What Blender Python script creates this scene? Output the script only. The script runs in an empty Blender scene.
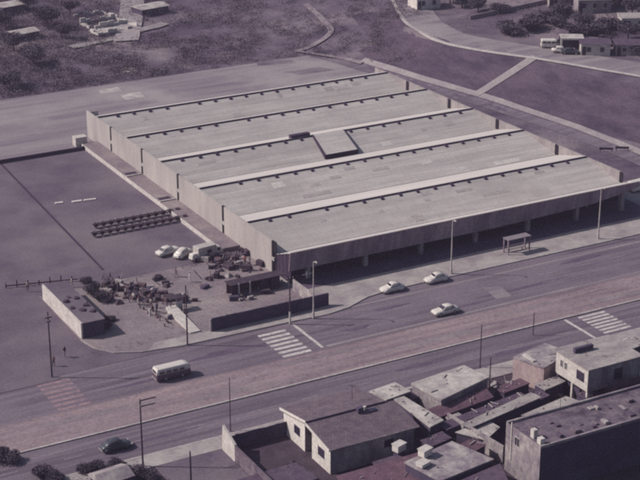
import bpy, bmesh, math, random
from mathutils import Vector, Matrix, noise
R = random.Random(7)
sc = bpy.context.scene
col = sc.collection

# ------------------------------------------------------------------ camera
F, CH = 1630.0, 100.0
PITCH = math.atan(646 / F); AZ = math.radians(61.06)
fh = Vector((math.cos(AZ), math.sin(AZ), 0)); rt = Vector((math.sin(AZ), -math.cos(AZ), 0)); up = Vector((0, 0, 1))
fw = fh * math.cos(PITCH) - up * math.sin(PITCH); cu = fh * math.sin(PITCH) + up * math.cos(PITCH)
cam = bpy.data.cameras.new('camera'); cam.sensor_width = 36; cam.lens = F / 640 * 36
cam.clip_start = 1; cam.clip_end = 8000
camo = bpy.data.objects.new('camera', cam); col.objects.link(camo)
m = Matrix.Identity(4)
for r in range(3):
    m[r][0], m[r][1], m[r][2] = rt[r], cu[r], -fw[r]
m[2][3] = CH
camo.matrix_world = m
sc.camera = camo

# ------------------------------------------------------------------ sky, sun, exposure
TOSUN = Vector((-1.05, 0.62, 1.0)).normalized()
EL = math.asin(TOSUN.z)
w = bpy.data.worlds.new('World'); sc.world = w; w.use_nodes = True
nt = w.node_tree; bg = nt.nodes['Background']
sky = nt.nodes.new('ShaderNodeTexSky'); sky.sky_type = 'NISHITA'; sky.sun_disc = False
sky.sun_elevation = EL; sky.sun_rotation = math.atan2(TOSUN.x, TOSUN.y)
sky.dust_density = 2.5; sky.air_density = 1.0
nt.links.new(sky.outputs[0], bg.inputs[0]); bg.inputs[1].default_value = 0.075
sun = bpy.data.lights.new('sun', 'SUN'); sun.energy = 4.0; sun.angle = math.radians(0.6); sun.color = (1.0, 0.94, 0.86)
suno = bpy.data.objects.new('sun', sun); col.objects.link(suno)
suno.rotation_euler = TOSUN.to_track_quat('Z', 'Y').to_euler(); suno.location = (60, 250, 150)
sc.view_settings.view_transform = 'Standard'; sc.view_settings.look = 'None'
sc.view_settings.exposure = 0.17; sc.view_settings.gamma = 1.0
sc.cycles.filter_width = 2.6
sc.cycles.max_bounces = 6
ADDED_HAZE = 0.0002
sc.cycles.use_denoising = False

# ------------------------------------------------------------------ terrain height
def lerp_tab(t, v):
    if v <= t[0][0]: return t[0][1]
    for (a, x), (b, y) in zip(t, t[1:]):
        if v <= b: return x + (y - x) * (v - a) / (b - a)
    return t[-1][1]
XLOW = [(150, 196), (200, 195.5), (226, 195.2), (244, 194.5), (267, 191.5), (286, 187), (309, 183), (330, 178), (420, 165)]
XUP = [(150, 300), (200, 262), (235, 240), (262, 224), (283, 211), (304, 201), (316, 199.5), (335, 206), (420, 232)]
def ss(a, b, v):
    t = min(1, max(0, (v - a) / (b - a))); return t * t * (3 - 2 * t)
GZ = -0.15
def terrain(x, y):
    z = GZ
    xl = lerp_tab(XLOW, y); xu = lerp_tab(XUP, y)
    e = 0
    if x > xl:
        t = min(1, (x - xl) / (xu - xl)); e = 5.2 * (0.85 * t + 0.15 * ss(0, 1, t))
        if x > xu + 10: e += 0.07 * (x - xu - 10) * ss(0, 12, x - xu - 10)
    z += e
    k = ss(324, 345, y) * (1 - ss(0, 6, x - xl + 10) * 0.6)
    if k > 0:
        z += k * (0.02 * (y - 324) + 1.1 * noise.noise(Vector((x * .045, y * .045, 0))) + .5 * noise.noise(Vector((x * .13, y * .13, 3))))
    if x > xl + 2:
        z += .22 * ss(0, 5, x - xl - 2) * noise.noise(Vector((x * .09, y * .09, 5))) * (1 - ss(-6, 0, x - xu) * (1 - ss(9, 14, x - xu)))
    return z
def G(px, py, z=0.0):
    d = fw * F + rt * (px - 320) + cu * (240 - py)
    t = (z - CH) / d.z
    return Vector((d.x * t, d.y * t, z))
def hit(px, py):
    z = 0.0
    for _ in range(25):
        g = G(px, py, z); z = z * .4 + .6 * terrain(g.x, g.y)
    return Vector((g.x, g.y, terrain(g.x, g.y)))

# ------------------------------------------------------------------ materials
def srgb(*c):
    return tuple(((v / 255) / 12.92 if v / 255 <= .04045 else ((v / 255 + .055) / 1.055) ** 2.4) for v in c)
MATS = {}; GRAIN = 2.2
def mat(name, c, c2=None, scale=.5, stretch=(1, 1, 1), rough=.85, bump=0, fine=.2, spec=.3, rnd=0.0, brick=None, detail=6, contrast=(.35, .65), metallic=0, c3=None, scale3=.06, wave=None):
    """c / c2 mixed by noise, third tone c3 in large patches, fine grain, optional random tone per piece, sheet joints or ribs"""
    if name in MATS: return MATS[name]
    M = bpy.data.materials.new(name); M.use_nodes = True; n = M.node_tree.nodes; l = M.node_tree.links
    b = n['Principled BSDF']; b.inputs['Roughness'].default_value = rough; b.inputs['Specular IOR Level'].default_value = spec
    b.inputs['Metallic'].default_value = metallic
    tc = n.new('ShaderNodeTexCoord'); mp = n.new('ShaderNodeMapping'); mp.inputs['Scale'].default_value = stretch
    l.new(tc.outputs['Object'], mp.inputs[0])
    def nz(s, d=detail, src=mp):
        t = n.new('ShaderNodeTexNoise'); t.inputs['Scale'].default_value = s; t.inputs['Detail'].default_value = d
        t.inputs['Roughness'].default_value = .62
        l.new(src.outputs[0] if src is mp else src, t.inputs['Vector']); return t
    def ramp(src, a, bb):
        r = n.new('ShaderNodeMapRange'); r.inputs[1].default_value = a; r.inputs[2].default_value = bb
        l.new(src, r.inputs[0]); return r.outputs[0]
    def mix(f, A, B, mode='MIX'):
        x = n.new('ShaderNodeMix'); x.data_type = 'RGBA'; x.blend_type = mode
        if isinstance(f, (int, float)): x.inputs[0].default_value = f
        else: l.new(f, x.inputs[0])
        for k, v in ((6, A), (7, B)):
            if isinstance(v, tuple): x.inputs[k].default_value = (*v, 1)
            else: l.new(v, x.inputs[k])
        return x.outputs[2]
    c2 = c2 or tuple(v * .82 for v in c)
    out = mix(ramp(nz(scale).outputs[0], *contrast), c, c2)
    if c3: out = mix(ramp(nz(scale3, 4, tc.outputs['Object']).outputs[0], .5, .68), out, c3)
    if fine:
        f = nz(GRAIN, 5, tc.outputs['Object']).outputs[0]
        g = n.new('ShaderNodeMapRange'); g.inputs[3].default_value = 1 - fine; g.inputs[4].default_value = 1 + fine
        g.inputs[1].default_value = .3; g.inputs[2].default_value = .7; l.new(f, g.inputs[0])
        out = mix(1.0, out, g.outputs[0], 'MULTIPLY')
    if rnd:
        oi = n.new('ShaderNodeObjectInfo'); g = n.new('ShaderNodeMapRange')
        g.inputs[3].default_value = 1 - rnd; g.inputs[4].default_value = 1 + rnd; l.new(oi.outputs['Random'], g.inputs[0])
        out = mix(1.0, out, g.outputs[0], 'MULTIPLY')
    if brick:   # (width, height, joint, dark tone) sheets laid in courses
        bt = n.new('ShaderNodeTexBrick'); bt.inputs['Scale'].default_value = 1
        bt.inputs['Brick Width'].default_value, bt.inputs['Row Height'].default_value, bt.inputs['Mortar Size'].default_value = brick[:3]
        bt.inputs['Color1'].default_value = (1, 1, 1, 1); bt.inputs['Color2'].default_value = (brick[4],) * 3 + (1,)
        bt.inputs['Mortar'].default_value = (brick[3],) * 3 + (1,); bt.inputs['Mortar Smooth'].default_value = .4
        mp2 = n.new('ShaderNodeMapping'); l.new(tc.outputs['Object'], mp2.inputs[0])
        if len(brick) > 5: mp2.inputs['Rotation'].default_value = brick[5]
        l.new(mp2.outputs[0], bt.inputs['Vector'])
        out = mix(1.0, out, bt.outputs[0], 'MULTIPLY')
    l.new(out, b.inputs['Base Color'])
    if bump or wave:
        bp = n.new('ShaderNodeBump'); bp.inputs['Strength'].default_value = max(bump, .5 if wave else 0); bp.inputs['Distance'].default_value = .08
        if wave:
            wv = n.new('ShaderNodeTexWave'); wv.inputs['Scale'].default_value = wave[0]; wv.bands_direction = wave[1]
            l.new(tc.outputs['Object'], wv.inputs[0]); l.new(wv.outputs[1], bp.inputs['Height'])
        else:
            l.new(nz(scale * 6).outputs[0], bp.inputs['Height'])
        l.new(bp.outputs[0], b.inputs['Normal'])
    MATS[name] = M; return M
def S(*c):   # print tones: pale surfaces near neutral, dark ones keep the mauve of the old print
    a = sum(c) / 3; t = min(1, max(0, (a - 90) / 75)) * .85; n_ = (a * 1.02, a * .985, a * .965)
    return srgb(*[c[i] + (n_[i] - c[i]) * t for i in range(3)])
ground_m = mat('scrub_earth', S(100, 86, 101), S(66, 54, 73), .12, (.5, 1, 1), bump=.6, c3=S(122, 107, 117), scale3=.04, fine=.28)
bank_m = mat('dry_grass', S(86, 71, 87), S(60, 48, 66), .3, (1, .4, 1), bump=.5, c3=S(90, 75, 90), scale3=.03, fine=.3)
asphalt_m = mat('asphalt', srgb(113, 101, 112), srgb(80, 69, 84), .8, (.035, 1, 1), c3=srgb(108, 96, 108), scale3=.05, fine=.2)
lot_m = mat('lot_asphalt', S(101, 89, 101), S(80, 68, 85), .1, c3=S(110, 98, 108), scale3=.03, fine=.17)
lotdark_m = mat('porch_shade_and_repair', S(92, 78, 96), S(76, 63, 82), .3)  # dark tone for the painted porch shade and for asphalt repairs
field_m = mat('field_paving', S(134, 122, 131), S(104, 92, 107), .35, (.07, 1, 1), c3=S(140, 128, 135), scale3=.04, fine=.15)
dirt_m = mat('yard_dirt', S(130, 114, 121), S(104, 90, 102), .2, bump=.3, c3=S(140, 124, 128), scale3=.1)
median_m = mat('median_dirt', srgb(141, 123, 127), srgb(100, 85, 97), .6, (.06, 1, 1), bump=.3, c3=srgb(132, 115, 122), scale3=.06, fine=.22, contrast=(.32, .7))
walk_m = mat('pavement_concrete', S(160, 146, 151), S(130, 116, 127), .3, fine=.12, brick=(2, 2, .03, .86, .95))
kerb_m = mat('kerb_stone', S(172, 158, 163), S(150, 137, 145), .8)
trail_m = mat('trail_dirt', S(134, 118, 128), S(108, 93, 107), .4, fine=.25)
path_m = mat('footpath', S(150, 136, 144), S(132, 118, 129), .3)
oldpaint_m = mat('worn_paint', S(134, 119, 132), S(112, 97, 113), .9, fine=.2)
fade_m = mat('faded_paint', srgb(142, 118, 122), srgb(108, 90, 104), 1.0, fine=.2)
paint_m = mat('road_paint', S(186, 174, 178), S(140, 126, 137), 1.2, fine=.2, contrast=(.4, .7))
roof_m = mat('fibre_cement', S(180, 170, 173), S(158, 147, 154), .6, (.1, 1, 1), rnd=.05, fine=.09, brick=(3.6, 1.9, .06, .8, .92), c3=S(160, 148, 155), scale3=.06)
roofold_m = mat('old_fibre_cement', S(160, 149, 154), S(144, 133, 140), .8, rnd=.06)
roofnew_m = mat('new_fibre_cement', S(184, 174, 175), S(174, 164, 167), .8, rnd=.04)
roofback_m = mat('fibre_cement_sunlit', S(190, 179, 182), S(178, 167, 172), .4, (.1, 1, 1), rnd=.03, fine=.04)  # paler copy for back slopes, their stronger sun put into the colour
wall_m = mat('precast_wall', S(164, 154, 156), S(146, 134, 141), .3, (1, 1, .3), fine=.07, rnd=.03)
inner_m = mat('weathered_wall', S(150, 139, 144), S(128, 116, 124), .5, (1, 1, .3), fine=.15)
fascia_m = mat('fascia_sheet', srgb(150, 132, 142), srgb(110, 93, 108), .5, (1, 1, .25), rnd=.1, fine=.2)
dark_m = mat('dark_metal_and_shade', S(58, 44, 66), S(48, 36, 56), 1)
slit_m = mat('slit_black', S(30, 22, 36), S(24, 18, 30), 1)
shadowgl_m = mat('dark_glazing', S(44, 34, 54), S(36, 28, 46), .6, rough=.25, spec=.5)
pale_m = mat('pale_concrete', S(190, 178, 178), S(168, 155, 159), .6)
white_m = mat('white_render', S(205, 194, 190), S(182, 170, 170), .5)
grey_m = mat('grey_render', S(158, 144, 150), S(112, 98, 114), .5, (1, 1, .5), c3=S(106, 92, 108), scale3=.25, fine=.25)
darkgrey_m = mat('sooty_render', S(112, 98, 110), S(70, 58, 75), .6, c3=S(98, 84, 98), scale3=.25, fine=.3)
slab_m = mat('roof_slab', S(180, 169, 168), S(132, 119, 127), .45, c3=S(150, 137, 143), scale3=.2, fine=.16)
sheet_m = mat('old_sheet', S(164, 152, 155), S(122, 109, 119), .5, (.25, 1, 1), wave=(1.4, 'X'))
tile_m = mat('clay_tile', S(112, 96, 108), S(92, 77, 91), .7, brick=(.45, .4, .04, .72, .88), wave=(1.2, 'X'))
tile2_m = mat('old_clay_tile', S(112, 82, 98), S(88, 64, 82), .8, brick=(.45, .4, .04, .7, .85), wave=(1.2, 'X'))
darkroof_m = mat('dark_roof_sheet', S(88, 72, 90), S(72, 58, 78), .7, wave=(1.2, 'X'))
darkwall_m = mat('dark_plaster', S(74, 64, 86), S(58, 50, 72), .3, c3=S(84, 72, 92), scale3=.12)
pink_m = mat('pink_plaster', srgb(172, 151, 151), srgb(150, 129, 134), .5, (1, 1, .4))
dirtyard_m = mat('dark_yard', S(70, 57, 70), S(54, 43, 56), .5, bump=.4)
wood_m = mat('pole_wood', S(72, 58, 72), S(58, 46, 60), 2)
steel_m = mat('pole_paint', S(178, 166, 172), S(156, 143, 151), 1.5)
glass_m = mat('window_glass', S(40, 34, 52), S(50, 44, 62), .8, rough=.15, spec=.6, fine=0)
rubber_m = mat('tyre_rubber', S(34, 28, 36), S(28, 24, 32), 3)
chrome_m = mat('chrome', S(190, 184, 186), S(170, 164, 168), 2, rough=.3, metallic=.6)
carw_m = mat('car_white', S(200, 191, 188), S(188, 178, 178), 2, rough=.35, fine=.02)
carc_m = mat('car_cream', S(200, 188, 180), S(190, 178, 172), 2, rough=.35, fine=.02)
carg_m = mat('car_green', S(62, 66, 74), S(54, 58, 68), 2, rough=.35, fine=.02)
carg2_m = mat('van_grey', S(176, 166, 165), S(158, 147, 150), 1.2, rough=.5)
vand_m = mat('van_lower', S(92, 72, 88), S(82, 64, 80), 2, rough=.4, fine=.02)
lamp_m = mat('lamp_glass', S(214, 206, 200), S(200, 190, 186), 2, rough=.2, fine=0)
leaf_m = mat('leaves', S(82, 72, 86), S(62, 54, 70), .9, rnd=.18, c3=S(92, 82, 94), scale3=.5)
scrubleaf_m = mat('scrub_leaves', S(104, 90, 105), S(78, 66, 84), .06, c3=S(114, 100, 110), scale3=.03)
bark_m = mat('bark', S(70, 56, 66), S(56, 44, 54), 3)
skin_m = mat('skin', S(146, 108, 104), S(136, 100, 98), 4)
hair_m = mat('hair', S(36, 28, 34), S(30, 24, 30), 4)
junk_m = mat('junk_dark', S(66, 52, 66), S(48, 38, 52), 1.2)
rust_m = mat('rusty_sheet', S(98, 76, 84), S(78, 60, 70), 1)
cart_m = mat('cart_dark', S(64, 48, 62), S(52, 40, 54), 1)

# ------------------------------------------------------------------ mesh helpers
class MB:
    def __init__(s): s.v = []; s.f = []
    def poly(s, pts): 
        k = len(s.v); s.v += [tuple(p) for p in pts]; s.f.append(tuple(range(k, k + len(pts)))); return s
    def hexa(s, a, b):   # bottom ring a (ccw), top ring b
        k = len(s.v); n = len(a); s.v += [tuple(p) for p in a] + [tuple(p) for p in b]
        s.f.append(tuple(reversed(range(k, k + n)))); s.f.append(tuple(range(k + n, k + 2 * n)))
        for i in range(n):
            j = (i + 1) % n; s.f.append((k + i, k + j, k + n + j, k + n + i))
        return s
    def box(s, x0, x1, y0, y1, z0, z1):
        return s.hexa([(x0, y0, z0), (x1, y0, z0), (x1, y1, z0), (x0, y1, z0)], [(x0, y0, z1), (x1, y0, z1), (x1, y1, z1), (x0, y1, z1)])
    def prism(s, pts, z0, z1):
        return s.hexa([(p[0], p[1], z0) for p in pts], [(p[0], p[1], z1) for p in pts])
    def tube(s, p0, p1, r0, r1=None, n=8):
        p0, p1 = Vector(p0), Vector(p1); r1 = r0 if r1 is None else r1
        d = (p1 - p0).normalized(); a = d.orthogonal().normalized(); b = d.cross(a)
        ring = lambda p, r: [p + (a * math.cos(t) + b * math.sin(t)) * r for t in [2 * math.pi * i / n for i in range(n)]]
        return s.hexa(ring(p0, r0), ring(p1, r1))
    def beam(s, p0, p1, w, h):   # rectangular bar between two points
        p0, p1 = Vector(p0), Vector(p1); d = (p1 - p0).normalized()
        a = d.cross(up); a = a.normalized() if a.length > 1e-4 else Vector((1, 0, 0)); b = a.cross(d)
        ring = lambda p: [p + a * (w / 2 * i) + b * (h / 2 * j) for i, j in ((-1, -1), (1, -1), (1, 1), (-1, 1))]
        return s.hexa(ring(p0), ring(p1))
    def build(s, name, material, parent=None, loc=(0, 0, 0), rz=0, smooth=False, bevel=0):
        me = bpy.data.meshes.new(name); me.from_pydata(s.v, [], s.f); me.update()
        bm = bmesh.new(); bm.from_mesh(me); bmesh.ops.recalc_face_normals(bm, faces=bm.faces)
        if bevel: bmesh.ops.bevel(bm, geom=bm.edges[:], offset=bevel, segments=1, affect='EDGES', clamp_overlap=True)
        bm.to_mesh(me); bm.free()
        if smooth: me.shade_smooth()
        me.materials.append(material)
        return place(name, me, parent, loc, rz)
def place(name, me, parent=None, loc=(0, 0, 0), rz=0):
    o = bpy.data.objects.new(name, me); col.objects.link(o); o.parent = parent; o.location = loc; o.rotation_euler = (0, 0, rz); return o
def tag(o, label, cat, group=None):
    o['label'] = label; o['category'] = cat
    if group: o['group'] = group
    return o
def thing(name, label, cat, loc=(0, 0, 0), rz=0, group=None):
    return tag(place(name, None, None, loc, rz), label, cat, group)
def struct(o): o['kind'] = 'structure'; return o
def copy_tree(o, parent=None):
    c = o.copy(); col.objects.link(c); c.parent = parent
    for ch in o.children: copy_tree(ch, c)
    return c
def B(name, m_, parent, *b, bevel=0): return MB().box(*b).build(name, m_, parent, bevel=bevel)

# ------------------------------------------------------------------ the ground
xs = [-900, -500, -200, -60] + [0 + 2.5 * i for i in range(133)] + [340, 370, 420, 520, 800, 1200]
ys = [-500, -300, 0, 60] + [100 + 2.5 * i for i in range(151)] + [485, 510, 560, 700, 1000, 1400]
me = bpy.data.meshes.new('ground')
V = [(x, y, terrain(x, y) if 0 <= x <= 340 and 60 <= y <= 700 else terrain(min(340, max(0, x)), min(700, max(60, y)))) for y in ys for x in xs]
nx = len(xs)
me.from_pydata(V, [], [(j * nx + i, j * nx + i + 1, (j + 1) * nx + i + 1, (j + 1) * nx + i) for j in range(len(ys) - 1) for i in range(nx - 1)])
me.shade_smooth(); me.materials.append(ground_m)
struct(place('ground', me))

def sheet(name, pts, z, m_): return struct(MB().poly([(p[0], p[1], z) for p in pts]).build(name, m_))
def slab(name, pts, z0, z1, m_): return struct(MB().prism(pts, z0, z1).build(name, m_))
def ribbon(name, pts, width, m_, dz=.1, step=1.5, side=0):
    """strip draped over the terrain along a poly-line, side = shift of the centre line"""
    P = []
    for a, b in zip(pts, pts[1:]):
        a, b = Vector(a[:2]), Vector(b[:2]); n = max(1, int((b - a).length / step))
        P += [a.lerp(b, i / n) for i in range(n)]
    P.append(Vector(pts[-1][:2]))
    for _ in range(6): P = [P[0]] + [(P[i - 1] + P[i] * 2 + P[i + 1]) / 4 for i in range(1, len(P) - 1)] + [P[-1]]
    mb = MB(); K = 5
    for i, p in enumerate(P):
        t = (P[min(i + 1, len(P) - 1)] - P[max(i - 1, 0)]).normalized(); nrm = Vector((-t.y, t.x))
        for k in range(K):
            q = p + nrm * (side + width * (k / (K - 1) - .5)); mb.v.append((q.x, q.y, terrain(q.x, q.y) + dz))
    for i in range(len(P) - 1):
        for k in range(K - 1): mb.f.append((i * K + k, i * K + k + 1, (i + 1) * K + k + 1, (i + 1) * K + k))
    return struct(mb.build(name, m_, smooth=True))

FAR = 420
sheet('road', [(-200, 183.2), (FAR, 183.2), (FAR, 197.6), (-200, 197.6)], 0.0, asphalt_m)
sheet('road', [(-200, 167.2), (FAR, 167.2), (FAR, 175.6), (-200, 175.6)], 0.0, asphalt_m)
med = struct(place('median_strip', None))
slab('median_ground', [(-200, 175.75), (FAR, 175.75), (FAR, 183.1), (-200, 183.1)], -.14, .13, median_m).parent = med
B('kerb', kerb_m, med, -200, FAR, 175.45, 175.74, -.14, .16); B('kerb', median_m, med, -200, FAR, 183.11, 183.3, -.14, .15)
slab('pavement', [(-200, 164.2), (FAR, 164.2), (FAR, 167.2), (-200, 167.2)], -.14, .14, walk_m)
B('kerb', kerb_m, bpy.data.objects['pavement'], -200, FAR, 167.21, 167.4, -.14, .145)
sheet('yard_ground', [(-200, 60), (FAR, 60), (FAR, 164.2), (-200, 164.2)], .03, dirtyard_m)
# lot on the left, paved field behind, dirt yard, pavement in front of the hall
sheet('parking_lot', [(-200, 193.9), (108, 193.9), (108, 284), (-200, 284)], .02, lot_m)
sheet('paved_field', [(-200, 284), (183.5, 284), (182, 300), (176, 324.3), (-200, 324.3)], .03, field_m)
for i, q in enumerate([[(120, 68), (133, 67), (138, 71), (124, 73)], [(98, 90), (118, 87), (122, 91), (101, 94)], [(120, 95), (140, 92), (145, 97), (125, 100)]]):
    sheet('bare_patch', [G(*p) for p in q], .036, slab_m)
for q in ([(256, 62), (292, 60), (296, 63), (258, 66)], [(284, 72), (320, 67), (335, 70), (300, 75)]):
    sheet('dark_patch', [G(*p) for p in q], .036, ground_m)
yard = [(73.1, 221), (72.9, 203), (73.6, 199.5), (75.5, 196.8), (79, 195.2), (85, 194.3), (108.4, 194), (108.4, 221)]
slab('yard', yard, -.14, .13, dirt_m)
kb = MB()
for a, b in zip(yard[1:], yard[2:-1]): kb.beam((a[0], a[1], .05), (b[0], b[1], .05), .18, .22)
kb.build('kerb', walk_m, bpy.data.objects['yard'])
slab('pavement', [(-200, 191.6), (66, 192.6), (66, 193.88), (-200, 193.88)], -.14, .06, lot_m)
pv = [(104, 194.05), (108.5, 193.9), (112.5, 194.6), (117, 196.6), (121, 197.2), (FAR, 197.2), (FAR, 206), (194, 206), (194, 219), (108.41, 219), (108.41, 196), (104, 196)]
fp = slab('pavement', pv, -.14, .15, walk_m)
kb = MB()
for a, b in zip(pv[:5], pv[1:6]): kb.beam((a[0], a[1] - .1, .04), (b[0], b[1] - .1, .04), .18, .24)
kb.build('kerb', kerb_m, fp)
# lighter strip of yard in front of the boundary wall
slab('pavement', [(80, 194.9), (90, 194.15), (104, 194.05), (104, 196.3), (82, 197.2)], -.14, .142, walk_m)
slab('porch_shade_floor', [(109.2, 203.4), (179, 203.4), (179, 213.9), (109.2, 213.9)], .02, .17, lotdark_m)  # dark tone of the slab stands in for shade under the porch
# low kerb line and drain in the lot
lw = tag(B('lot_wall', dark_m, None, -60, 105.2, 284.2, 284.6, 0, .7), 'long low dark wall between the parking lot and the paved field', 'wall')
dr = MB(); a, b = G(-30, 132), G(103, 270); dr.beam((a.x, a.y, .05), (b.x, b.y, .05), .35, .1); struct(dr.build('drain_channel', dark_m))
# paths on the right
low = [hit(362, 60), hit(430, 81), hit(500, 101), hit(580, 128), hit(640, 152), hit(720, 190)]
ribbon('footpath', low, 2.0, path_m, .1)
ribbon('lane', low, 3.4, asphalt_m, .07, side=-3.0)
upr = [hit(404, -10), hit(414, 10), hit(424, 24), hit(450, 38), hit(500, 47), hit(560, 56), hit(640, 69), hit(760, 88)]
ribbon('upper_road', upr, 8.6, field_m, .12, side=.2)
ribbon('kerb_line', upr, .9, kerb_m, .2, side=-4.2)
ribbon('footpath', [hit(474, 96), hit(500, 80), hit(535, 57)], 2.2, path_m, .16)
ribbon('embankment_grass', [(203, 338), (197, 318), (198, 300), (205, 275), (214, 250), (232, 215)], 13, bank_m, .04, side=0)
ribbon('embankment_grass', [(192, 318), (191, 300), (196, 275), (202.5, 250), (214, 210)], 12, bank_m, .025, side=0)
ribbon('dirt_street', [hit(126, 42), hit(130, 25), hit(133, 0), hit(136, -15)], 6, path_m, .35)
ribbon('dirt_street', [hit(70, 48), hit(110, 40), hit(150, 29), hit(165, 24)], 2.5, path_m, .3)
ribbon('footpath', [hit(296, 52), hit(322, 42), hit(334, 32), hit(316, 14), hit(306, 5)], 1.5, trail_m, .3)
ribbon('footpath', [hit(296, 52), hit(340, 58), hit(362, 64)], 1.2, trail_m, .3)

# ------------------------------------------------------------------ the hall
XL, ZT, ZV = 108.6, 5.5, 3.25
def XR(y): return 178.4 - (y - 206) * .04
TIP, REAR = 205.9, 291.5
RID = [221.4, 239.8, 256.1, 271.9, 286.6]; VAL = [211.8, 229.8, 248.0, 264.0, 279.0]
hall = thing('market_hall', 'long low grey market hall with five ridged roof bays and dark front', 'hall', (0, 0, 0))
def slope_rows(y0, z0, y1, z1, n, m_, nm):
    for k in range(n):
        a, b = k / n, (k + 1) / n + (.05 if k < n - 1 else 0)
        ya, yb = y0 + (y1 - y0) * a, y0 + (y1 - y0) * b
        za, zb = z0 + (z1 - z0) * a - .0, z0 + (z1 - z0) * b + .012
        t = .045
        MB().hexa([(XL + .3, ya, za - t), (XR(ya) - .3, ya, za - t), (XR(yb) - .3, yb, zb - t), (XL + .3, yb, zb - t)],
                  [(XL + .3, ya, za), (XR(ya) - .3, ya, za), (XR(yb) - .3, yb, zb), (XL + .3, yb, zb)]).build(nm, m_, hall)
for i in range(5):
    slope_rows(RID[i], ZT - .2, VAL[i], ZV, 5, roof_m, 'roof_sheet_row')
    nxt = VAL[i + 1] if i < 4 else REAR
    slope_rows(RID[i], ZT + .06, nxt, ZV if i < 4 else 4.1, 4, roofback_m, 'back_roof_row')
    cl = MB().box(XL + .31, XR(RID[i]) - .31, RID[i] - .12, RID[i] - .02, ZT - .5, ZT + .0).build('ridge_step', dark_m, hall)
    nvent = 19
    x = XL + 4
    while x < XR(RID[i]) - 3:
        z = ZT - .32 + R.uniform(-.06, .03); x += R.uniform(-.15, .15)
        if R.random() < .06: x += 3.55; continue
        MB().hexa([(x, RID[i] - 1.05, z - .12), (x + .42, RID[i] - 1.05, z - .12), (x + .42, RID[i] - .13, z - .1), (x, RID[i] - .13, z - .1)],
                  [(x, RID[i] - .9, z + .2), (x + .42, RID[i] - .9, z + .2), (x + .42, RID[i] - .13, z + .42), (x, RID[i] - .13, z + .42)]).build('vent_hood', dark_m, cl)
        x += 3.55
slope_rows(TIP + .1, ZT - .06, VAL[0], ZV, 3, roofback_m, 'back_roof_row')
for y in VAL: B('gutter', dark_m, hall, XL + .3, XR(y) - .3, y - .22, y + .22, ZV - .12, ZV + .03)
TAKEN = []
for k in range(34):
    i = R.choice((0, 0, 1, 1, 2, 3, 4)); u = R.uniform(.1, .85); wd = R.choice((1.1, 2.2, 3.4, 5.5)); x = R.uniform(XL + 4, XR(240) - 9); du = R.choice((.09, .18))
    if any(j == i and x < b + .1 and a < x + wd + .1 and u < d + .01 and c < u + du + .01 for j, a, b, c, d in TAKEN): continue
    TAKEN.append((i, x, x + wd, u, u + du))
    sl = lambda q: (RID[i] + (VAL[i] - RID[i]) * q, ZT - .2 + (ZV - ZT + .2) * q + .03)
    (ya, za), (yb, zb) = sl(u), sl(min(.97, u + du))
    MB().hexa([(x, ya, za - .02), (x + wd, ya, za - .02), (x + wd, yb, zb - .02), (x, yb, zb - .02)], [(x, ya, za + .01), (x + wd, ya, za + .01), (x + wd, yb, zb + .01), (x, yb, zb + .01)]).build('patch_sheet', R.choice((roofold_m, roofold_m, roofold_m, roofold_m, roofnew_m)), hall)
# side walls, open slits with downpipes at the valleys
edges = [VAL[0]] + VAL[1:] + [REAR]
for i in range(5):
    y0, y1 = edges[i] + .4, edges[i + 1] - (.4 if i < 4 else 0)
    B('wall_panel', wall_m, hall, XL, XL + .28, y0, y1, -.1, ZT)
    MB().hexa([(XR(y0) - .28, y0, -.1), (XR(y0), y0, -.1), (XR(y1), y1, -.1), (XR(y1) - .28, y1, -.1)],
              [(XR(y0) - .28, y0, ZT - .2), (XR(y0), y0, ZT - .2), (XR(y1), y1, ZT - .2), (XR(y1) - .28, y1, ZT - .2)]).build('wall_panel', inner_m, hall)
for y in VAL:
    B('slit_shade', slit_m, hall, XL + .29, XL + .4, y - .7, y + .7, -.1, ZT - .05)  # near-black sheets paint the darkness inside the open slits
    B('slit_shade', slit_m, hall, XR(y) - .36, XR(y) - .31, y - .5, y + .5, ZV + .1, ZT - .22)
    dp = MB().tube((XL + .14, y, 0), (XL + .14, y, ZV + .4), .1).build('downpipe', slit_m, hall)
    B('bracket', wall_m, dp, XL + .03, XL + .25, y - .39, y + .39, 2.2, 2.8)
B('rear_wall', wall_m, hall, XL + .28, XR(REAR) - .28, REAR - .25, REAR - .01, -.1, 4.05)
B('rear_parapet', wall_m, hall, XL + .29, XL + 2.4, REAR - .27, REAR - .02, 4.06, 5.2)
# raised roof box over the third valley
y0, y1 = 248.3, 256.0
xa, xb = G(326, 156, 4.0).x, G(357, 149.5, 4.0).x
xc, xd = G(305, 131, 5.5).x, G(336, 126, 5.5).x
mon = MB().hexa([(xa, y0, 3.3), (xb, y0, 3.3), (xd, y1, 5.2), (xc, y1, 5.2)], [(xa, y0, 4.2), (xb, y0, 4.2), (xd, y1, 5.62), (xc, y1, 5.62)]).build('roof_box', roof_m, hall)
B('box_louvre', slit_m, mon, xa + .1, xb - .1, y0 - .1, y0 - .005, 3.3, 4.12)
for p, q in ((xa, xc), (xb, xd)):
    MB().hexa([(p - .12, y0, 3.3), (p + .1, y0, 3.3), (q + .1, y1, 5.1), (q - .12, y1, 5.1)], [(p - .12, y0, 4.24), (p + .1, y0, 4.24), (q + .1, y1, 5.66), (q - .12, y1, 5.66)]).build('box_kerb', dark_m, mon)
B('vent_hatch', dark_m, hall, xc - 4.4, xc - .4, 256.3, 257.3, 4.9, 5.95)
FB = [(148, 2.3), (167, 2.9), (173.3, 3.8), (177, 4.5)]
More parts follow.
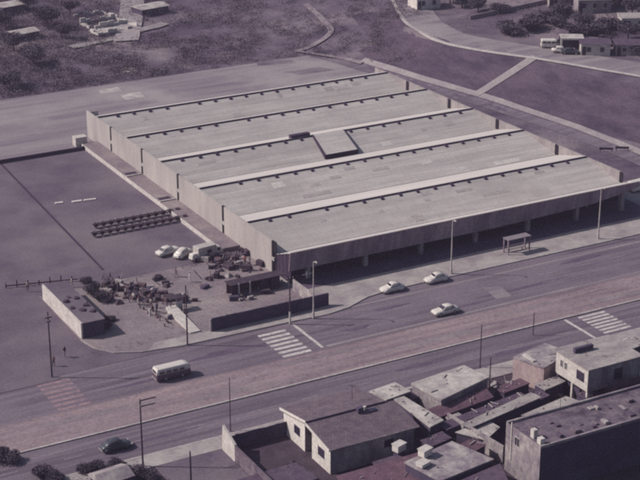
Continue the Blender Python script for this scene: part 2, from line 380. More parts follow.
# front fascia of upright sheets
n = 36; x0, x1 = XL, 177.0
for k in range(n):
    a = x0 + (x1 - x0) * k / n + .015; b = x0 + (x1 - x0) * (k + 1) / n - .015
    za, zb = lerp_tab(FB, a), lerp_tab(FB, b)
    dy = R.uniform(-.015, .015)
    ya = TIP + (ZT - za) * .16; yb = TIP + (ZT - zb) * .16
    MB().hexa([(a, ya + dy, za), (b, yb + dy, zb), (b, yb + .12 + dy, zb), (a, ya + .12 + dy, za)],
              [(a, TIP + dy, ZT), (b, TIP + dy, ZT), (b, TIP + .12 + dy, ZT), (a, TIP + .12 + dy, ZT)]).build('fascia_panel', fascia_m, hall)
B('roof_edge', wall_m, hall, XL, x1, TIP - .1, TIP + .2, ZT + .01, ZT + .1)
for x in (112.5, 122.9, 133.4, 144.0, 154.6, 164.8, 174.6):
    MB().box(x - .35, x + .35, 207.0, 207.8, .1, 4.6).build('column', grey_m, hall, bevel=.04)
for x in (117.7, 128.2, 138.7, 149.3, 159.8, 170.2):
    MB().box(x - .2, x + .2, 211.1, 211.5, .1, 3.2).build('mullion', fascia_m, hall)
k = 0; x = XL + .5
while x < 174:
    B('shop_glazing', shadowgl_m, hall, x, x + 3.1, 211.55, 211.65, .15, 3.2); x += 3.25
for k in range(4):
    ya, yb = TIP + .5 + k * 1.3, TIP + 1.72 + k * 1.3
    B('side_shade_panel', dark_m, hall, XL + .35, XL + .42, ya, yb, .1, 5.2 - 1.9 * (k + .6) / 4)  # dark panels added in place of shade at the open porch side
sg = MB().box(110.5, 112.2, 205.5, 205.6, 1.6, 1.75).build('sign_arm', pale_m, hall)
B('arrow_sign', white_m, sg, 111.1, 111.3, 205.4, 205.48, 1.2, 2.2)
# loading walkway along the left wall
dock = struct(place('loading_walkway', None))
slab('walkway_deck', [(105.3, 223.5), (108.58, 223.5), (108.58, 286), (105.3, 286)], 0, .75, dirt_m).parent = dock
B('kerb', pale_m, dock, 105.18, 105.29, 223.5, 286, 0, .78)
for p in ((162, 199), (129, 174)):
    g = G(*p, .8); B('pit_cover', dark_m, dock, 105.7, 107.9, g.y - .9, g.y + .9, .752, .79)
    B('pit_kerb', pale_m, dock, 105.3, 108.2, g.y - 1.25, g.y - .95, .752, .95)
tag(MB().box(104.2, 106.6, 286.4, 288.2, 0, 1.9).build('gate_post', pale_m, bevel=.05), 'pale block pier at the far left corner of the hall', 'pier')

# ------------------------------------------------------------------ road markings
def crossing(pm, name, label, y0, y1, xa, xb, n, skew=0, stop=None):
    t = thing(name, label, 'crosswalk', ((xa + xb) / 2, (y0 + y1) / 2, 0))
    for k in range(n):
        y = y0 + (y1 - y0) * (k + .5) / n; wd = (y1 - y0) / n * .27
        MB().poly([(xa - t.location.x, y - wd - t.location.y, .006), (xb - t.location.x, y - wd - t.location.y, .006), (xb - t.location.x, y + wd - t.location.y, .006), (xa - t.location.x, y + wd - t.location.y, .006)]).build('stripe', pm, t)
    if stop:
        MB().poly([(stop - .25 - t.location.x, stop_y[0] - t.location.y, .006), (stop + .25 - t.location.x, stop_y[0] - t.location.y, .006), (stop + .25 - t.location.x, stop_y[1] - t.location.y, .006), (stop - .25 - t.location.x, stop_y[1] - t.location.y, .006)]).build('stop_line', paint_m, t)
stop_y = (184.2, 193.2)
crossing(paint_m, 'crosswalk', 'white striped crosswalk with stop line below the two lamp posts near the hall corner', 183.6, 192.6, 95.9, 100.4, 7, stop=102.3)
crossing(fade_m, 'crosswalk', 'faded striped crosswalk at the far left beside a dark pole', 183.6, 192.8, 62.4, 67.0, 7)
stop_y = (167.8, 175.2)
crossing(paint_m, 'crosswalk', 'striped crosswalk on the near carriageway above the stilted house', 168.2, 175.2, 140.5, 145.4, 7, stop=138.3)
def lane(label, y, x0, x1, dash, gap, wd=.12):
    t = thing('lane_line', label, 'lane line', (x0, y, 0)); x = 0
    while x < x1 - x0:
        MB().poly([(x, -wd, .007), (x + dash, -wd, .007), (x + dash, wd, .007), (x, wd, .007)]).build('dash', oldpaint_m, t); x += dash + gap
lane('dashed white lane line along the carriageway before the hall', 190.9, 104.5, 190, 3.2, 3.6, .1)
lane('second dashed lane line nearer the dirt median', 188.0, 104.5, 190, 2.6, 7.2, .09)
lane('dashed lane line on the carriageway beside the near houses', 171.4, 50, 136, 2.4, 6, .09)
def worn(label, y, x0, x1, w_=.22):
    o = MB().poly([(x0, y - w_, .0065), (x1, y - w_, .0065), (x1, y + w_, .0065), (x0, y + w_, .0065)]).build('edge_line', field_m); tag(o, label, 'road line')
worn('pale worn edge line of the bus bay below the shelter', 194.5, 110, 200)
worn('pale worn edge line along the top of the dirt median', 184.3, 103, 200, .3)
t = sheet('road_patch', [G(484, 288), (G(500, 286)), G(512, 296), G(496, 299)], .008, field_m)

def blot(name, x, y, rx, ry, z, m_, seed):
    q = random.Random(seed); n_ = 16; ph = q.random() * 6
    pts = [(x + rx * math.cos(a) * (1 + .25 * math.sin(3 * a + ph) + q.uniform(-.15, .15)), y + ry * math.sin(a) * (1 + .25 * math.cos(2 * a + ph) + q.uniform(-.15, .15))) for a in [2 * math.pi * k / n_ for k in range(n_)]]
    sheet(name, pts, z, m_)
for k, (x, y, rx, ry) in enumerate(((90, 189.5, 6, .7), (118, 191.5, 3, .5), (140, 188, 9, .5), (155, 193, 4, .6), (75, 186.5, 4, .5), (128, 186.6, 5, .4), (110, 187.4, 2, .8), (70, 171, 6, .5), (95, 170, 4, .6), (112, 172.5, 5, .4), (125, 170, 3, .7))):
    blot('asphalt_repair', x, y, rx, ry, .0042 + .0001 * k, lotdark_m, 50 + k)
for k, (x, y, rx, ry) in enumerate(((66, 180.5, 9, .8), (84, 178, 6, .7), (100, 181.5, 8, .6), (118, 178.5, 10, .7), (136, 181, 6, .6), (152, 178, 8, .8), (92, 176.8, 5, .4))):
    blot('rut', x, y, rx, ry, .135 + .0005 * k, dirt_m, 80 + k)
# ------------------------------------------------------------------ lamps and poles
def lamp_post(px, py, h, label, double=False, arm=1.6, m_=None, ang=-90):
    g = G(px, py, .1); t = thing('street_lamp', label, 'street lamp', g, math.radians(ang), 'street lamps')
    m_ = m_ or steel_m
    MB().tube((0, 0, 0), (0, 0, 1.0), .2, .17, 10).build('base', m_, t); MB().tube((0, 0, 1.0), (0, 0, h), .13, .07, 8).build('pole', m_, t)
    for s in ((1, -1) if double else (1,)):
        MB().tube((0, 0, h - .05), (s * arm, 0, h + .25), .045, .04, 6).build('arm', m_, t)
        hd = MB().hexa([(s * arm - .1, -.11, h + .18), (s * arm + .55, -.09, h + .2), (s * arm + .55, .09, h + .2), (s * arm - .1, .11, h + .18)][::1],
                  [(s * arm - .05, -.07, h + .33), (s * arm + .5, -.06, h + .32), (s * arm + .5, .06, h + .32), (s * arm - .05, .07, h + .33)]).build('lamp_head', m_, t)
        B('lens', lamp_m, hd, min(s * arm, s * arm + .4), max(s * arm, s * arm + .4), -.06, .06, h + .14, h + .178)
    return t
lamp_post(451, 274, 9.0, 'tall pale street lamp on the pavement behind the two parked white cars', arm=.5)
lamp_post(598, 239, 9.0, 'tall pale street lamp near the right end of the hall front', arm=.5)
lamp_post(313.5, 318, 9.0, 'pale street lamp with thick white base at the hall corner', arm=.6)
def wood_pole(px, py, h, label, arms=(), pale_base=False, tf=0, r=.13):
    g = G(px, py, .05); t = thing('utility_pole', label, 'pole', g, math.radians(0), 'utility poles')
    MB().tube((0, 0, 0), (0, 0, h), r, r * .7, 8).build('post', wood_m, t)
    if pale_base: MB().tube((0, 0, 0), (0, 0, 2.0), r + .03, r + .025, 8).build('painted_base', pale_m, t)
    for (z, a, b) in arms:
        c = MB().beam((a, -.12, z), (b, -.12, z), .1, .13).build('crossarm', wood_m, t)
        for q in (a + .1, (a + b) / 2, b - .1): MB().tube((q, -.12, z + .06), (q, -.12, z + .22), .04, .03, 6).build('insulator', pale_m, c)
    if tf: MB().tube((-.25, -.2, tf), (-.25, -.2, tf + .9), .24, .24, 8).build('transformer', wood_m, t)
wood_pole(290, 324, 7.6, 'dark pole with white painted foot left of the corner street lamp', pale_base=True, arms=((7.3, -.6, .6),))
wood_pole(187.5, 345, 9.3, 'bare dark pole on the kerb before the dirt yard', tf=0)
wood_pole(52, 377, 9.8, 'dark pole with a small crossarm beside the faded crosswalk', arms=((9.0, -.55, .55), (8.4, -.3, .3)))
wood_pole(143, 467, 9.4, 'dark pole with two long crossarms right of the dark rounded car', arms=((9.2, -.1, 2.0), (8.4, -.1, 1.9)))
wood_pole(230.5, 431, 7.6, 'thin pole on the pavement left of the gabled house', r=.08)
wood_pole(480, 368, 6.6, 'thin pole behind the pale slab roof', r=.09)
wood_pole(533, 335, 3.6, 'short thin pole on the near carriageway kerb', r=.08)
wood_pole(489.5, 388, 4.6, 'short stout pole at the corner of the pale slab roof', r=.1)
wood_pole(191, 482, 4.2, 'cut off pole at the bottom edge of the view', r=.14)
wood_pole(408, 12, 5, 'short far pole by the bend of the upper road', r=.2)
wood_pole(503, 42, 4.0, 'thin far pole on the verge of the upper road', r=.1)

# ------------------------------------------------------------------ bus shelter
a = G(508, 253, .15); t = thing('bus_shelter', 'small flat roofed bus shelter on the pavement before the hall', 'bus shelter', (147.6, 200.6, .15))
MB().box(-2.3, 2.3, -.8, .8, 2.45, 2.6).build('roof', field_m, t, bevel=.03)
for x in (-2.1, 2.1):
    for y in (-.6, .6): B('post', fascia_m, t, x - .09, x + .09, y - .09, y + .09, 0, 2.44)
se = B('bench', grey_m, t, -1.7, 1.7, .1, .5, .42, .5); 
for x in (-1.3, 1.3): B('leg', grey_m, se, x - .06, x + .06, .2, .4, 0, .41)
B('rail', fascia_m, t, -2.0, 2.0, .56, .62, .9, 1.0)

# ------------------------------------------------------------------ vehicles
def loft(sections, n_cap=True):
    mb = MB(); n = len(sections[0])
    for s in sections: mb.v += [tuple(p) for p in s]
    for i in range(len(sections) - 1):
        for j in range(n):
            k = (j + 1) % n; mb.f.append((i * n + j, i * n + k, (i + 1) * n + k, (i + 1) * n + j))
    mb.f.append(tuple(range(n))); mb.f.append(tuple(reversed(range((len(sections) - 1) * n, len(sections) * n)))); return mb
def sec(x, w_, zb, zt, r=.12, tw=None):
    tw = w_ if tw is None else tw; h = zt - zb
    return [(x, -w_ * .94, zb), (x, -w_, zb + h * .3), (x, -w_, zb + h * .6), (x, -tw * .93, zt - r * .4), (x, -tw * .6, zt), (x, tw * .6, zt), (x, tw * .93, zt - r * .4), (x, w_, zb + h * .6), (x, w_, zb + h * .3), (x, w_ * .94, zb)]
def wheels(t, xs_, w_, r):
    for x in xs_:
        for s in (-1, 1):
            wl = thing_part('wheel', t); 
            MB().tube((x, s * (w_ - .2), r), (x, s * (w_ + .01), r), r, r, 14).build('tyre', rubber_m, wl)
            MB().tube((x, s * (w_ + .011), r), (x, s * (w_ + .03), r), r * .58, r * .5, 10).build('rim', chrome_m, wl)
def thing_part(name, t):
    o = bpy.data.objects.new(name, None); col.objects.link(o); o.parent = t; return o
def beetle(name, label, paint, loc, rz, group=None):
    """small rounded two-door saloon, nose towards +x"""
    t = thing(name, label, 'car', loc, rz, group); W = .76
    b = loft([sec(-2.02, .42, .42, .62, .1), sec(-1.9, .58, .32, .82, .16), sec(-1.5, W, .26, .98, .2), sec(-1.0, W + .02, .24, 1.02, .16), sec(0, W + .02, .24, .98, .14), sec(.7, W, .24, .97, .16), sec(1.15, W - .02, .25, .93, .22), sec(1.65, .66, .3, .78, .22), sec(1.93, .52, .36, .62, .16), sec(2.02, .4, .42, .55, .08)]).build('body', paint, t, smooth=True)
    c = loft([sec(-1.62, .46, .85, .93, .06), sec(-1.2, .6, .92, 1.2, .2, .5), sec(-.75, .66, .92, 1.43, .2, .56), sec(-.1, .68, .92, 1.5, .16, .58), sec(.38, .67, .92, 1.42, .14, .56), sec(.6, .66, .92, 1.12, .1, .6), sec(.8, .62, .9, .95, .03, .58)]).build('cabin', paint, t, smooth=True)
    for s in (-1, 1):
        MB().hexa([(-.55, s * .675, .98), (.5, s * .675, .98), (.5, s * .655, .98), (-.55, s * .655, .98)], [(-.55, s * .615, 1.36), (.28, s * .615, 1.36), (.28, s * .575, 1.36), (-.55, s * .575, 1.36)]).build('side_window', glass_m, c)
        MB().hexa([(-1.1, s * .655, .99), (-.63, s * .675, .98), (-.63, s * .645, .98), (-1.1, s * .62, .98)], [(-.95, s * .6, 1.27), (-.63, s * .617, 1.36), (-.63, s * .577, 1.36), (-.95, s * .56, 1.27)]).build('rear_side_window', glass_m, c)
        f = loft([sec(.85, .05, .3, .5), sec(1.1, .14, .26, .72), sec(1.4, .15, .26, .76), sec(1.75, .1, .3, .62), sec(1.88, .04, .36, .48)]); f.v = [(x, y + s * .72, z) for x, y, z in f.v]; f.build('wing', paint, t, smooth=True)
        f = loft([sec(-1.75, .05, .3, .48), sec(-1.5, .12, .26, .7), sec(-1.2, .13, .26, .74), sec(-.9, .05, .3, .55)]); f.v = [(x, y + s * .74, z) for x, y, z in f.v]; f.build('rear_wing', paint, t, smooth=True)
        MB().tube((1.86, s * .6, .62), (1.93, s * .6, .61), .1, .09, 10).build('headlight', lamp_m, t)
        MB().tube((-1.9, s * .58, .6), (-1.95, s * .58, .6), .07, .06, 8).build('tail_light', rust_m, t)
    MB().hexa([(.68, -.52, 1.0), (.7, .52, 1.0), (.6, .52, 1.0), (.58, -.52, 1.0)], [(.47, -.46, 1.37), (.47, .46, 1.37), (.38, .46, 1.37), (.38, -.46, 1.37)]).build('windscreen', glass_m, c)
    MB().hexa([(-1.28, -.36, 1.05), (-1.28, .36, 1.05), (-1.18, .36, 1.05), (-1.18, -.36, 1.05)], [(-.99, -.36, 1.36), (-.99, .36, 1.36), (-.9, .36, 1.33), (-.9, -.36, 1.33)]).build('rear_window', glass_m, c)
    for x in (-2.06, 2.06): MB().tube((x, -.62, .45), (x, .62, .45), .06, .06, 8).build('bumper', chrome_m, t)
    wheels(t, (-1.18, 1.2), .74, .3); return t
def saloon(name, label, paint, loc, rz, group=None):
    t = thing(name, label, 'car', loc, rz, group); W = .8
    loft([sec(-2.1, .7, .4, .78, .08), sec(-2.02, .76, .28, .86, .1), sec(-1.2, W, .24, .9, .1), sec(0, W, .24, .9, .1), sec(1.0, W, .24, .88, .1), sec(1.9, .77, .28, .8, .12), sec(2.08, .7, .38, .7, .1)]).build('body', paint, t, smooth=True)
    c = loft([sec(-1.5, .66, .86, .92, .03), sec(-1.1, .68, .86, 1.34, .1, .58), sec(-.5, .7, .86, 1.42, .1, .6), sec(.3, .7, .86, 1.4, .1, .6), sec(.85, .68, .86, .95, .04, .64)]).build('cabin', paint, t, smooth=True)
    for s in (-1, 1):
        for a, b in ((-1.05, -.36), (-.28, .45)):
            MB().hexa([(a, s * .72, .93), (b, s * .72, .93), (b, s * .69, .93), (a, s * .69, .93)], [(a + .05, s * .645, 1.31), (min(b, .3), s * .645, 1.31), (min(b, .3), s * .6, 1.31), (a + .05, s * .6, 1.31)]).build('side_window', glass_m, c)
        MB().tube((2.06, s * .55, .62), (2.11, s * .55, .62), .1, .1, 10).build('headlight', lamp_m, t)
        B('tail_light', rust_m, t, -2.13, -2.09, s * .6 - .1, s * .6 + .1, .58, .7)
    MB().hexa([(.84, -.6, .95), (.84, .6, .95), (.74, .6, .95), (.74, -.6, .95)], [(.43, -.52, 1.36), (.43, .52, 1.36), (.33, .52, 1.36), (.33, -.52, 1.36)]).build('windscreen', glass_m, c)
    MB().hexa([(-1.48, -.55, .96), (-1.48, .55, .96), (-1.38, .55, .96), (-1.38, -.55, .96)], [(-1.16, -.5, 1.33), (-1.16, .5, 1.33), (-1.06, .5, 1.33), (-1.06, -.5, 1.33)]).build('rear_window', glass_m, c)
    for x in (-2.14, 2.14): MB().box(x - .05, x + .05, -.74, .74, .4, .52).build('bumper', chrome_m, t)
    wheels(t, (-1.25, 1.28), .79, .3); return t
def microbus(name, label, loc, rz, top, bottom, L=2.35):
    t = thing(name, label, 'van', loc, rz); W = .9
    loft([sec(-L, .8, .35, 1.05, .05), sec(-L + .15, W, .28, 1.08, .05), sec(L - .3, W, .28, 1.08, .05), sec(L, .76, .36, 1.05, .08)]).build('lower_body', bottom, t, smooth=False)
    c = loft([sec(-L + .02, .78, 1.085, 1.7, .15, .7), sec(-L + .2, .88, 1.085, 1.93, .15, .78), sec(L - .7, .88, 1.085, 1.95, .15, .78), sec(L - .25, .84, 1.085, 1.8, .15, .74), sec(L - .02, .76, 1.085, 1.2, .08, .72)]).build('upper_body', top, t, smooth=False)
    for s in (-1, 1):
        for k in range(4):
            a = -L + .4 + k * .98
            MB().hexa([(a, s * .905, 1.2), (a + .8, s * .905, 1.2), (a + .8, s * .86, 1.2), (a, s * .86, 1.2)], [(a, s * .87, 1.66), (a + .8, s * .87, 1.66), (a + .8, s * .82, 1.66), (a, s * .82, 1.66)]).build('side_window', glass_m, c)
        MB().tube((L - .02, s * .55, .78), (L + .05, s * .55, .78), .12, .12, 10).build('headlight', lamp_m, t)
    for a, b in ((-.68, -.04), (.04, .68)):
        MB().hexa([(L - .0, a, 1.24), (L - .0, b, 1.24), (L - .1, b, 1.24), (L - .1, a, 1.24)], [(L - .2, a, 1.74), (L - .2, b, 1.74), (L - .33, b, 1.74), (L - .33, a, 1.74)]).build('windscreen', glass_m, c)
    MB().box(-L - .02, -L + .03, -.55, .55, 1.25, 1.6).build('rear_window', glass_m, c)
    for x in (-L - .06, L + .07): MB().box(x - .05, x + .05, -.8, .8, .36, .5).build('bumper', chrome_m, t)
    wheels(t, (-1.2, 1.3), .88, .33); return t
def gp(px, py, z=0): g = G(px, py, z); return (g.x, g.y, z)
PI = math.pi
beetle('parked_car', 'white rounded car nearest the curve of the kerb, left of its parked twin', carw_m, gp(392, 291), PI, 'white cars on the road before the hall')
beetle('parked_car', 'white rounded car stopped just left of the tall lamp post', carc_m, gp(436, 281.5), PI, 'white cars on the road before the hall')
saloon('moving_car', 'pale saloon car driving in the lane beside the dirt median', carc_m, gp(445, 313.5), PI, 'white cars on the road before the hall')
microbus('microbus', 'dark microbus with a pale roof driving beside the dirt median', (gp(175, 380)[0], 186.0, 0), 0, carc_m, vand_m, 2.55)
beetle('moving_car', 'dark green rounded car on the near carriageway at lower left', carg_m, gp(116, 449), 0)
saloon('parked_car', 'white car parked leftmost among the vehicles behind the yard', carw_m, gp(168, 254, .02), .25)
beetle('parked_car', 'white rounded car between the saloon and the box truck in the lot', carw_m, gp(183.5, 256, .02), .5)
# box truck
g = G(206, 258, .02); t = thing('box_truck', 'white box truck parked against the yard fence', 'truck', g, .12)
bx_ = MB().box(-2.4, 1.9, -1.1, 1.1, .75, 2.9).build('cargo_box', carg2_m, t, bevel=.06)
B('side_hatch', junk_m, bx_, -.3, .75, -1.12, -1.101, 1.4, 2.2); B('chassis', junk_m, t, -2.4, 3.5, -.5, .5, .5, .74)
cb = loft([sec(1.98, 1.0, .55, 2.2, .1, .9), sec(2.9, 1.0, .55, 2.2, .15, .86), sec(3.35, .98, .55, 1.5, .1, .95), sec(3.6, .9, .6, 1.3, .1)]).build('cab', carc_m, t)
MB().hexa([(3.37, -.8, 1.52), (3.37, .8, 1.52), (3.3, .8, 1.5), (3.3, -.8, 1.5)], [(2.98, -.72, 2.1), (2.98, .72, 2.1), (2.9, .72, 2.1), (2.9, -.72, 2.1)]).build('windscreen', glass_m, cb)
for s in (-1, 1): MB().box(2.2, 2.85, s * .97 - .04, s * .97 + .04, 1.45, 2.0).build('side_window', glass_m, cb)
wheels(t, (-1.5, 2.7), .98, .42); t.scale = (.8, .8, .8)
# small pickup with load
g = G(194, 261, .13); t = thing('hand_cart', 'small white covered cart beside the cars in the lot', 'cart', g, .3)
MB().hexa([(-.8, -.55, .45), (.8, -.55, .45), (.8, .55, .45), (-.8, .55, .45)], [(-.6, -.5, 1.35), (.6, -.5, 1.35), (.6, .5, 1.35), (-.6, .5, 1.35)]).build('cover', carw_m, t, bevel=.1)
MB().beam((.8, -.3, .5), (1.7, -.3, .75), .06, .06).build('handle', wood_m, t)
for s in (-1, 1): MB().tube((-.1, s * .6, .32), (-.1, s * .68, .32), .32, .32, 12).build('wheel', rubber_m, t)
# van at the right end
microbus('delivery_van', 'bright white van beyond the right end of the hall', (184.5, 214.2, .15), .1, carw_m, carw_m, 2.7)
# far bus and car
h_ = hit(549, 48); microbus('far_van', 'small white van stopped on the upper road', (h_.x, h_.y, h_.z + .15), math.radians(-32), carw_m, carw_m, 1.9)
h_ = hit(561, 53); saloon('far_car', 'white car parked in front of the van on the upper road', carw_m, (h_.x, h_.y, h_.z + .15), math.radians(-32))
h_ = hit(570, 54.5); saloon('far_car', 'dark car under the white frame beside the upper road', carg_m, (h_.x, h_.y, h_.z + .15), math.radians(-32))

# ------------------------------------------------------------------ cart rows in the lot
for (xa, xb, yy, nm) in ((91.0, 107.4, 243.9, 'dark row of parked carts in the lot, the one farther from the road'), (89.3, 107.0, 240.2, 'dark row of parked carts in the lot, the one nearer the road')):
    t = thing('cart_row', nm, 'cart row', ((xa + xb) / 2, yy, .02), 0, 'cart rows in the lot')
    L = (xb - xa) / 2
    B('rail', cart_m, t, -L, L, -.45, -.33, .55, .75); B('rail', cart_m, t, -L, L, .33, .45, .55, .75)
    k = -L + .4
    while k < L - .4:
        c = MB().hexa([(k - .22, -.3, .3), (k + .3, -.3, .3), (k + .3, .3, .3), (k - .22, .3, .3)], [(k - .4, -.4, .9), (k + .36, -.4, .9), (k + .36, .4, .9), (k - .4, .4, .9)]).build('cart', cart_m, t)
        MB().tube((k - .45, -.38, 1.05), (k - .45, .38, 1.05), .05, .05, 6).build('handle', field_m, c)
        for s in (-1, 1): MB().tube((k, s * .3, 0), (k, s * .3, .3), .05, .05, 6).build('castor', rubber_m, c)
        k += 1.38
for i, (p, q, lb) in enumerate((((55, 203.8), (63, 202.8), 'short white board lying on the parking lot'), ((72, 202.4), (82, 201.0), 'white board lying mid lot, between two others'), ((84, 200.8), (96, 199.4), 'longest white board lying on the parking lot'))):
    a, b = G(*p), G(*q); tag(MB().beam((a.x, a.y, .1), (b.x, b.y, .1), .55, .16).build('white_board', white_m), lb, 'board', 'white boards on the lot')

# ------------------------------------------------------------------ foliage
def leaf_mesh(name, rx, rz, n, size, seed, m_, lumps=5, flat=.0):
    r = random.Random(seed); mb = MB()
    C = [(Vector((r.uniform(-.55, .55) * rx, r.uniform(-.55, .55) * rx, r.uniform(.35, 1.3) * rz)), r.uniform(.45, .7)) for _ in range(lumps)]
    for _ in range(n):
        c, k = r.choice(C)
        d = Vector((r.gauss(0, 1), r.gauss(0, 1), r.gauss(0, 1))).normalized() * (r.random() ** .4)
        p = c + Vector((d.x * rx * k, d.y * rx * k, d.z * rz * k)); p.z = max(.05, p.z)
        a = Vector((r.gauss(0, 1), r.gauss(0, 1), r.gauss(0, .6))).normalized(); b = a.orthogonal().normalized(); b.rotate(Matrix.Rotation(r.random() * 6, 3, a))
        s = size * r.uniform(.6, 1.4); mb.poly([p - a * s, p + b * s * .6, p + a * s, p - b * s * .6])
    me = bpy.data.meshes.new(name); me.from_pydata(mb.v, [], mb.f); me.materials.append(m_); me.update(); return me
CROWN = [leaf_mesh('crown', 1, .62, 2600, .07, s, leaf_m, 9) for s in (1, 2, 3)]
stem_mb = MB()
for a in range(4):
    q = a * 1.7; stem_mb.tube((0, 0, -.1), (math.cos(q) * .4, math.sin(q) * .4, .8), .07, .03, 5)
STEM = stem_mb.build('stem_source', bark_m); STEMM = STEM.data; bpy.data.objects.remove(STEM)
def shrub(px, py, s, label, hz=1.0, name='shrub', cat='shrub', group='shrubs', loc=None):
    g = loc or hit(px, py); t = thing(name, label, cat, (g[0], g[1], max(g[2], .0)), R.random() * 6, group)
    c = place('crown', CROWN[R.randrange(3)], t); c.scale = (s, s, s * hz); st = place('stem', STEMM, t); st.scale = (s, s, s * hz); return t
def tree(px, py, s, h, label, low=.35):
    g = hit(px, py); t = thing('tree', label, 'tree', g, R.random() * 6, 'trees on the hillside')
    c = place('crown', CROWN[R.randrange(3)], t, (0, 0, h * low)); c.scale = (s, s, h * .55)
    mb = MB().tube((0, 0, -.3), (.1, .05, h * .55), .2, .12, 7)
    for q in range(4): mb.tube((.08, .04, h * .4), (math.cos(q * 1.6) * s * .5, math.sin(q * 1.6) * s * .5, h * .75), .09, .04, 5)
    mb.build('trunk', bark_m, t)
for p, s, h, lb in (((583, 24), 3.0, 4, 'dark tree above the right end of the slanting tree row'), ((575, 34), 2.6, 3.5, 'low dark tree behind the carport'), ((620, 4), 3.2, 5, 'dark tree at the top edge left of the corner tree'), ((640, 54), 2.8, 4, 'dark tree at the right edge in front of the low house'), ((608, 44), 2.4, 3.4, 'low dark tree behind the pale house on the upper road'), ((500, 12), 2.6, 3.2, 'lone low tree on the bare slope above the upper road'), ((560, 26), 2.8, 3.8, 'dark tree below the top of the slanting row')):
    tree(*p, s, h, lb, .05)
# shrubs round the white wall and the yard
for p, s, lb in (((106, 331), 1.0, 'low dark bush in the shade at the front of the long shed'), ((110, 322), .9, 'low bush beside the yard side of the long shed'), ((100, 301), 1.4, 'dark shrub behind the middle of the long shed'), ((95, 295), 1.5, 'taller dark shrub above the crowd in the yard'), ((108, 304), 1.1, 'dark shrub between the long shed and the crowd'), ((86, 284), 1.0, 'pale shrub at the right end of the low rail fence'), ((158, 281), .9, 'small round bush alone on the bare yard')):
    shrub(*p, s, lb, group='shrubs in the yard')
for p, s, lb in (((3, 462), 1.5, 'dark bush at the left edge of the near carriageway'), ((13, 463), 1.2, 'second dark bush from the left edge along the verge'), ((40, 477), 1.4, 'dark bush at the lower left between the car and the left edge'), ((56, 482), 1.2, 'low bush at the bottom left corner verge'), ((86, 474), 1.2, 'dark bush left of the pale kiosk roof'), ((99, 470), 1.1, 'dark bush right above the pale kiosk roof'), ((118, 470), 1.2, 'dark bush above the right side of the kiosk'), ((136, 478), 1.3, 'dark bush at the foot of the two armed pole'), ((150, 481), 1.2, 'dark bush right of the two armed pole at the bottom edge')):
    shrub(*p, s, lb, group='shrubs along the bottom verge')
tn = 0
for p, s, h in (((14, 52), 3.4, 5), ((6, 30), 3.0, 5), ((48, 28), 3.2, 5.5), ((34, 66), 3.2, 4.5), ((10, 88), 3.4, 4.2), ((62, 40), 2.6, 4.2), ((28, 10), 3.2, 5), ((70, 14), 2.6, 4)):
    lbs = ['leafy tree at the far left of the hillside, halfway up', 'leafy tree on the left edge near the top corner', 'big dark tree left of the roofless ruin', 'wide tree in the middle of the dark thicket', 'low spreading tree at the left above the paved field', 'small tree just below the ruin', 'tree near the top edge left of the ruin', 'tree touching the left end of the ruin']
    tree(*p, s, h, lbs[tn]); tn += 1
for k, (p, s, h) in enumerate((((512, 33), 3.0, 4.4), ((527, 29), 3.0, 4.6), ((543, 22), 3.0, 4.6), ((560, 15), 2.8, 4.6), ((592, 33), 3.0, 4.2), ((612, 28), 2.8, 4.2), ((628, 40), 2.6, 4.5), ((605, 8), 3.6, 6), ((462, 8), 3.0, 4.5), ((450, 4), 2.6, 4), ((478, 12), 2.4, 3.6), ((632, 14), 3, 5))):
    lbs = ['tree at the lower end of the dark slanting tree row', 'second tree up the dark slanting tree row', 'third tree up the dark slanting tree row', 'top tree of the dark slanting row', 'bushy tree behind the white frame house', 'tree behind the right end of the white frame house', 'tree at the right edge above the upper road', 'tall tree at the top edge beside the pale block', 'tree right of the pale house at the bend', 'small tree touching the pale house at the bend', 'low tree on the slope above the road bend', 'tree in the top right corner']
    tree(*p, s * (1.25 if k < 6 else 1), h, lbs[k], .02 if k < 6 else .3)
# scrub as one mass
rs = random.Random(11); v = []; f = []
def tuft(p, s, n):
    for _ in range(n):
        d = Vector((rs.gauss(0, .5), rs.gauss(0, .5), abs(rs.gauss(0, .45)) * .7)) * s
        a = Vector((rs.gauss(0, 1), rs.gauss(0, 1), rs.gauss(0, .7))).normalized(); b = a.orthogonal().normalized(); b.rotate(Matrix.Rotation(rs.random() * 6, 3, a))
        q = p + d; z = s * rs.uniform(.06, .13); k = len(v)
        v.extend([tuple(q - a * z), tuple(q + b * z * .6), tuple(q + a * z), tuple(q - b * z * .6)]); f.append((k, k + 1, k + 2, k + 3))
cnt = 0
def clear(px, py):   # keep scrub off the dirt street, footpath and ruin
    if 70 < px < 170 and py < 46 and not (85 < px < 118 and 0): return rs.random() < .12
    if 296 < px < 345 and py < 60: return rs.random() < .35
    return False
while cnt < 7000:
    px, py = rs.uniform(-40, 430), rs.uniform(-12, 100)
    lim = 101 - .147 * px if px < 300 else 56 + (px - 300) * .09
    if py > lim - 1: continue
    if px > 370 and py > 20 and rs.random() < (px - 370) / 50: continue
    dens = noise.noise(Vector((px * .035, py * .08, 1))) * 1.3 + (.55 if px < 110 else .1)
    if rs.random() > .45 + dens: continue
    if clear(px, py) : continue
    g = hit(px, py); 
    if rs.random() < .55 - px * .0008: s = rs.uniform(.8, 1.8)
    else: s = rs.uniform(.3, .8)
    tuft(g, s, 44); cnt += 1
for _ in range(700):
    px, py = rs.uniform(440, 650), rs.uniform(-10, 45)
    if py > 34 + (px - 440) * .05 - 6: continue
    tuft(hit(px, py), rs.uniform(.4, 1.3), 22)
for _ in range(1500):   # weeds on the embankment
    px, py = rs.uniform(380, 640), rs.uniform(36, 150)
    g = hit(px, py); xl, xu = lerp_tab(XLOW, g.y), lerp_tab(XUP, g.y)
    if xl + 4 < g.x < xu - 6: tuft(g, rs.uniform(.2, .6), 16)
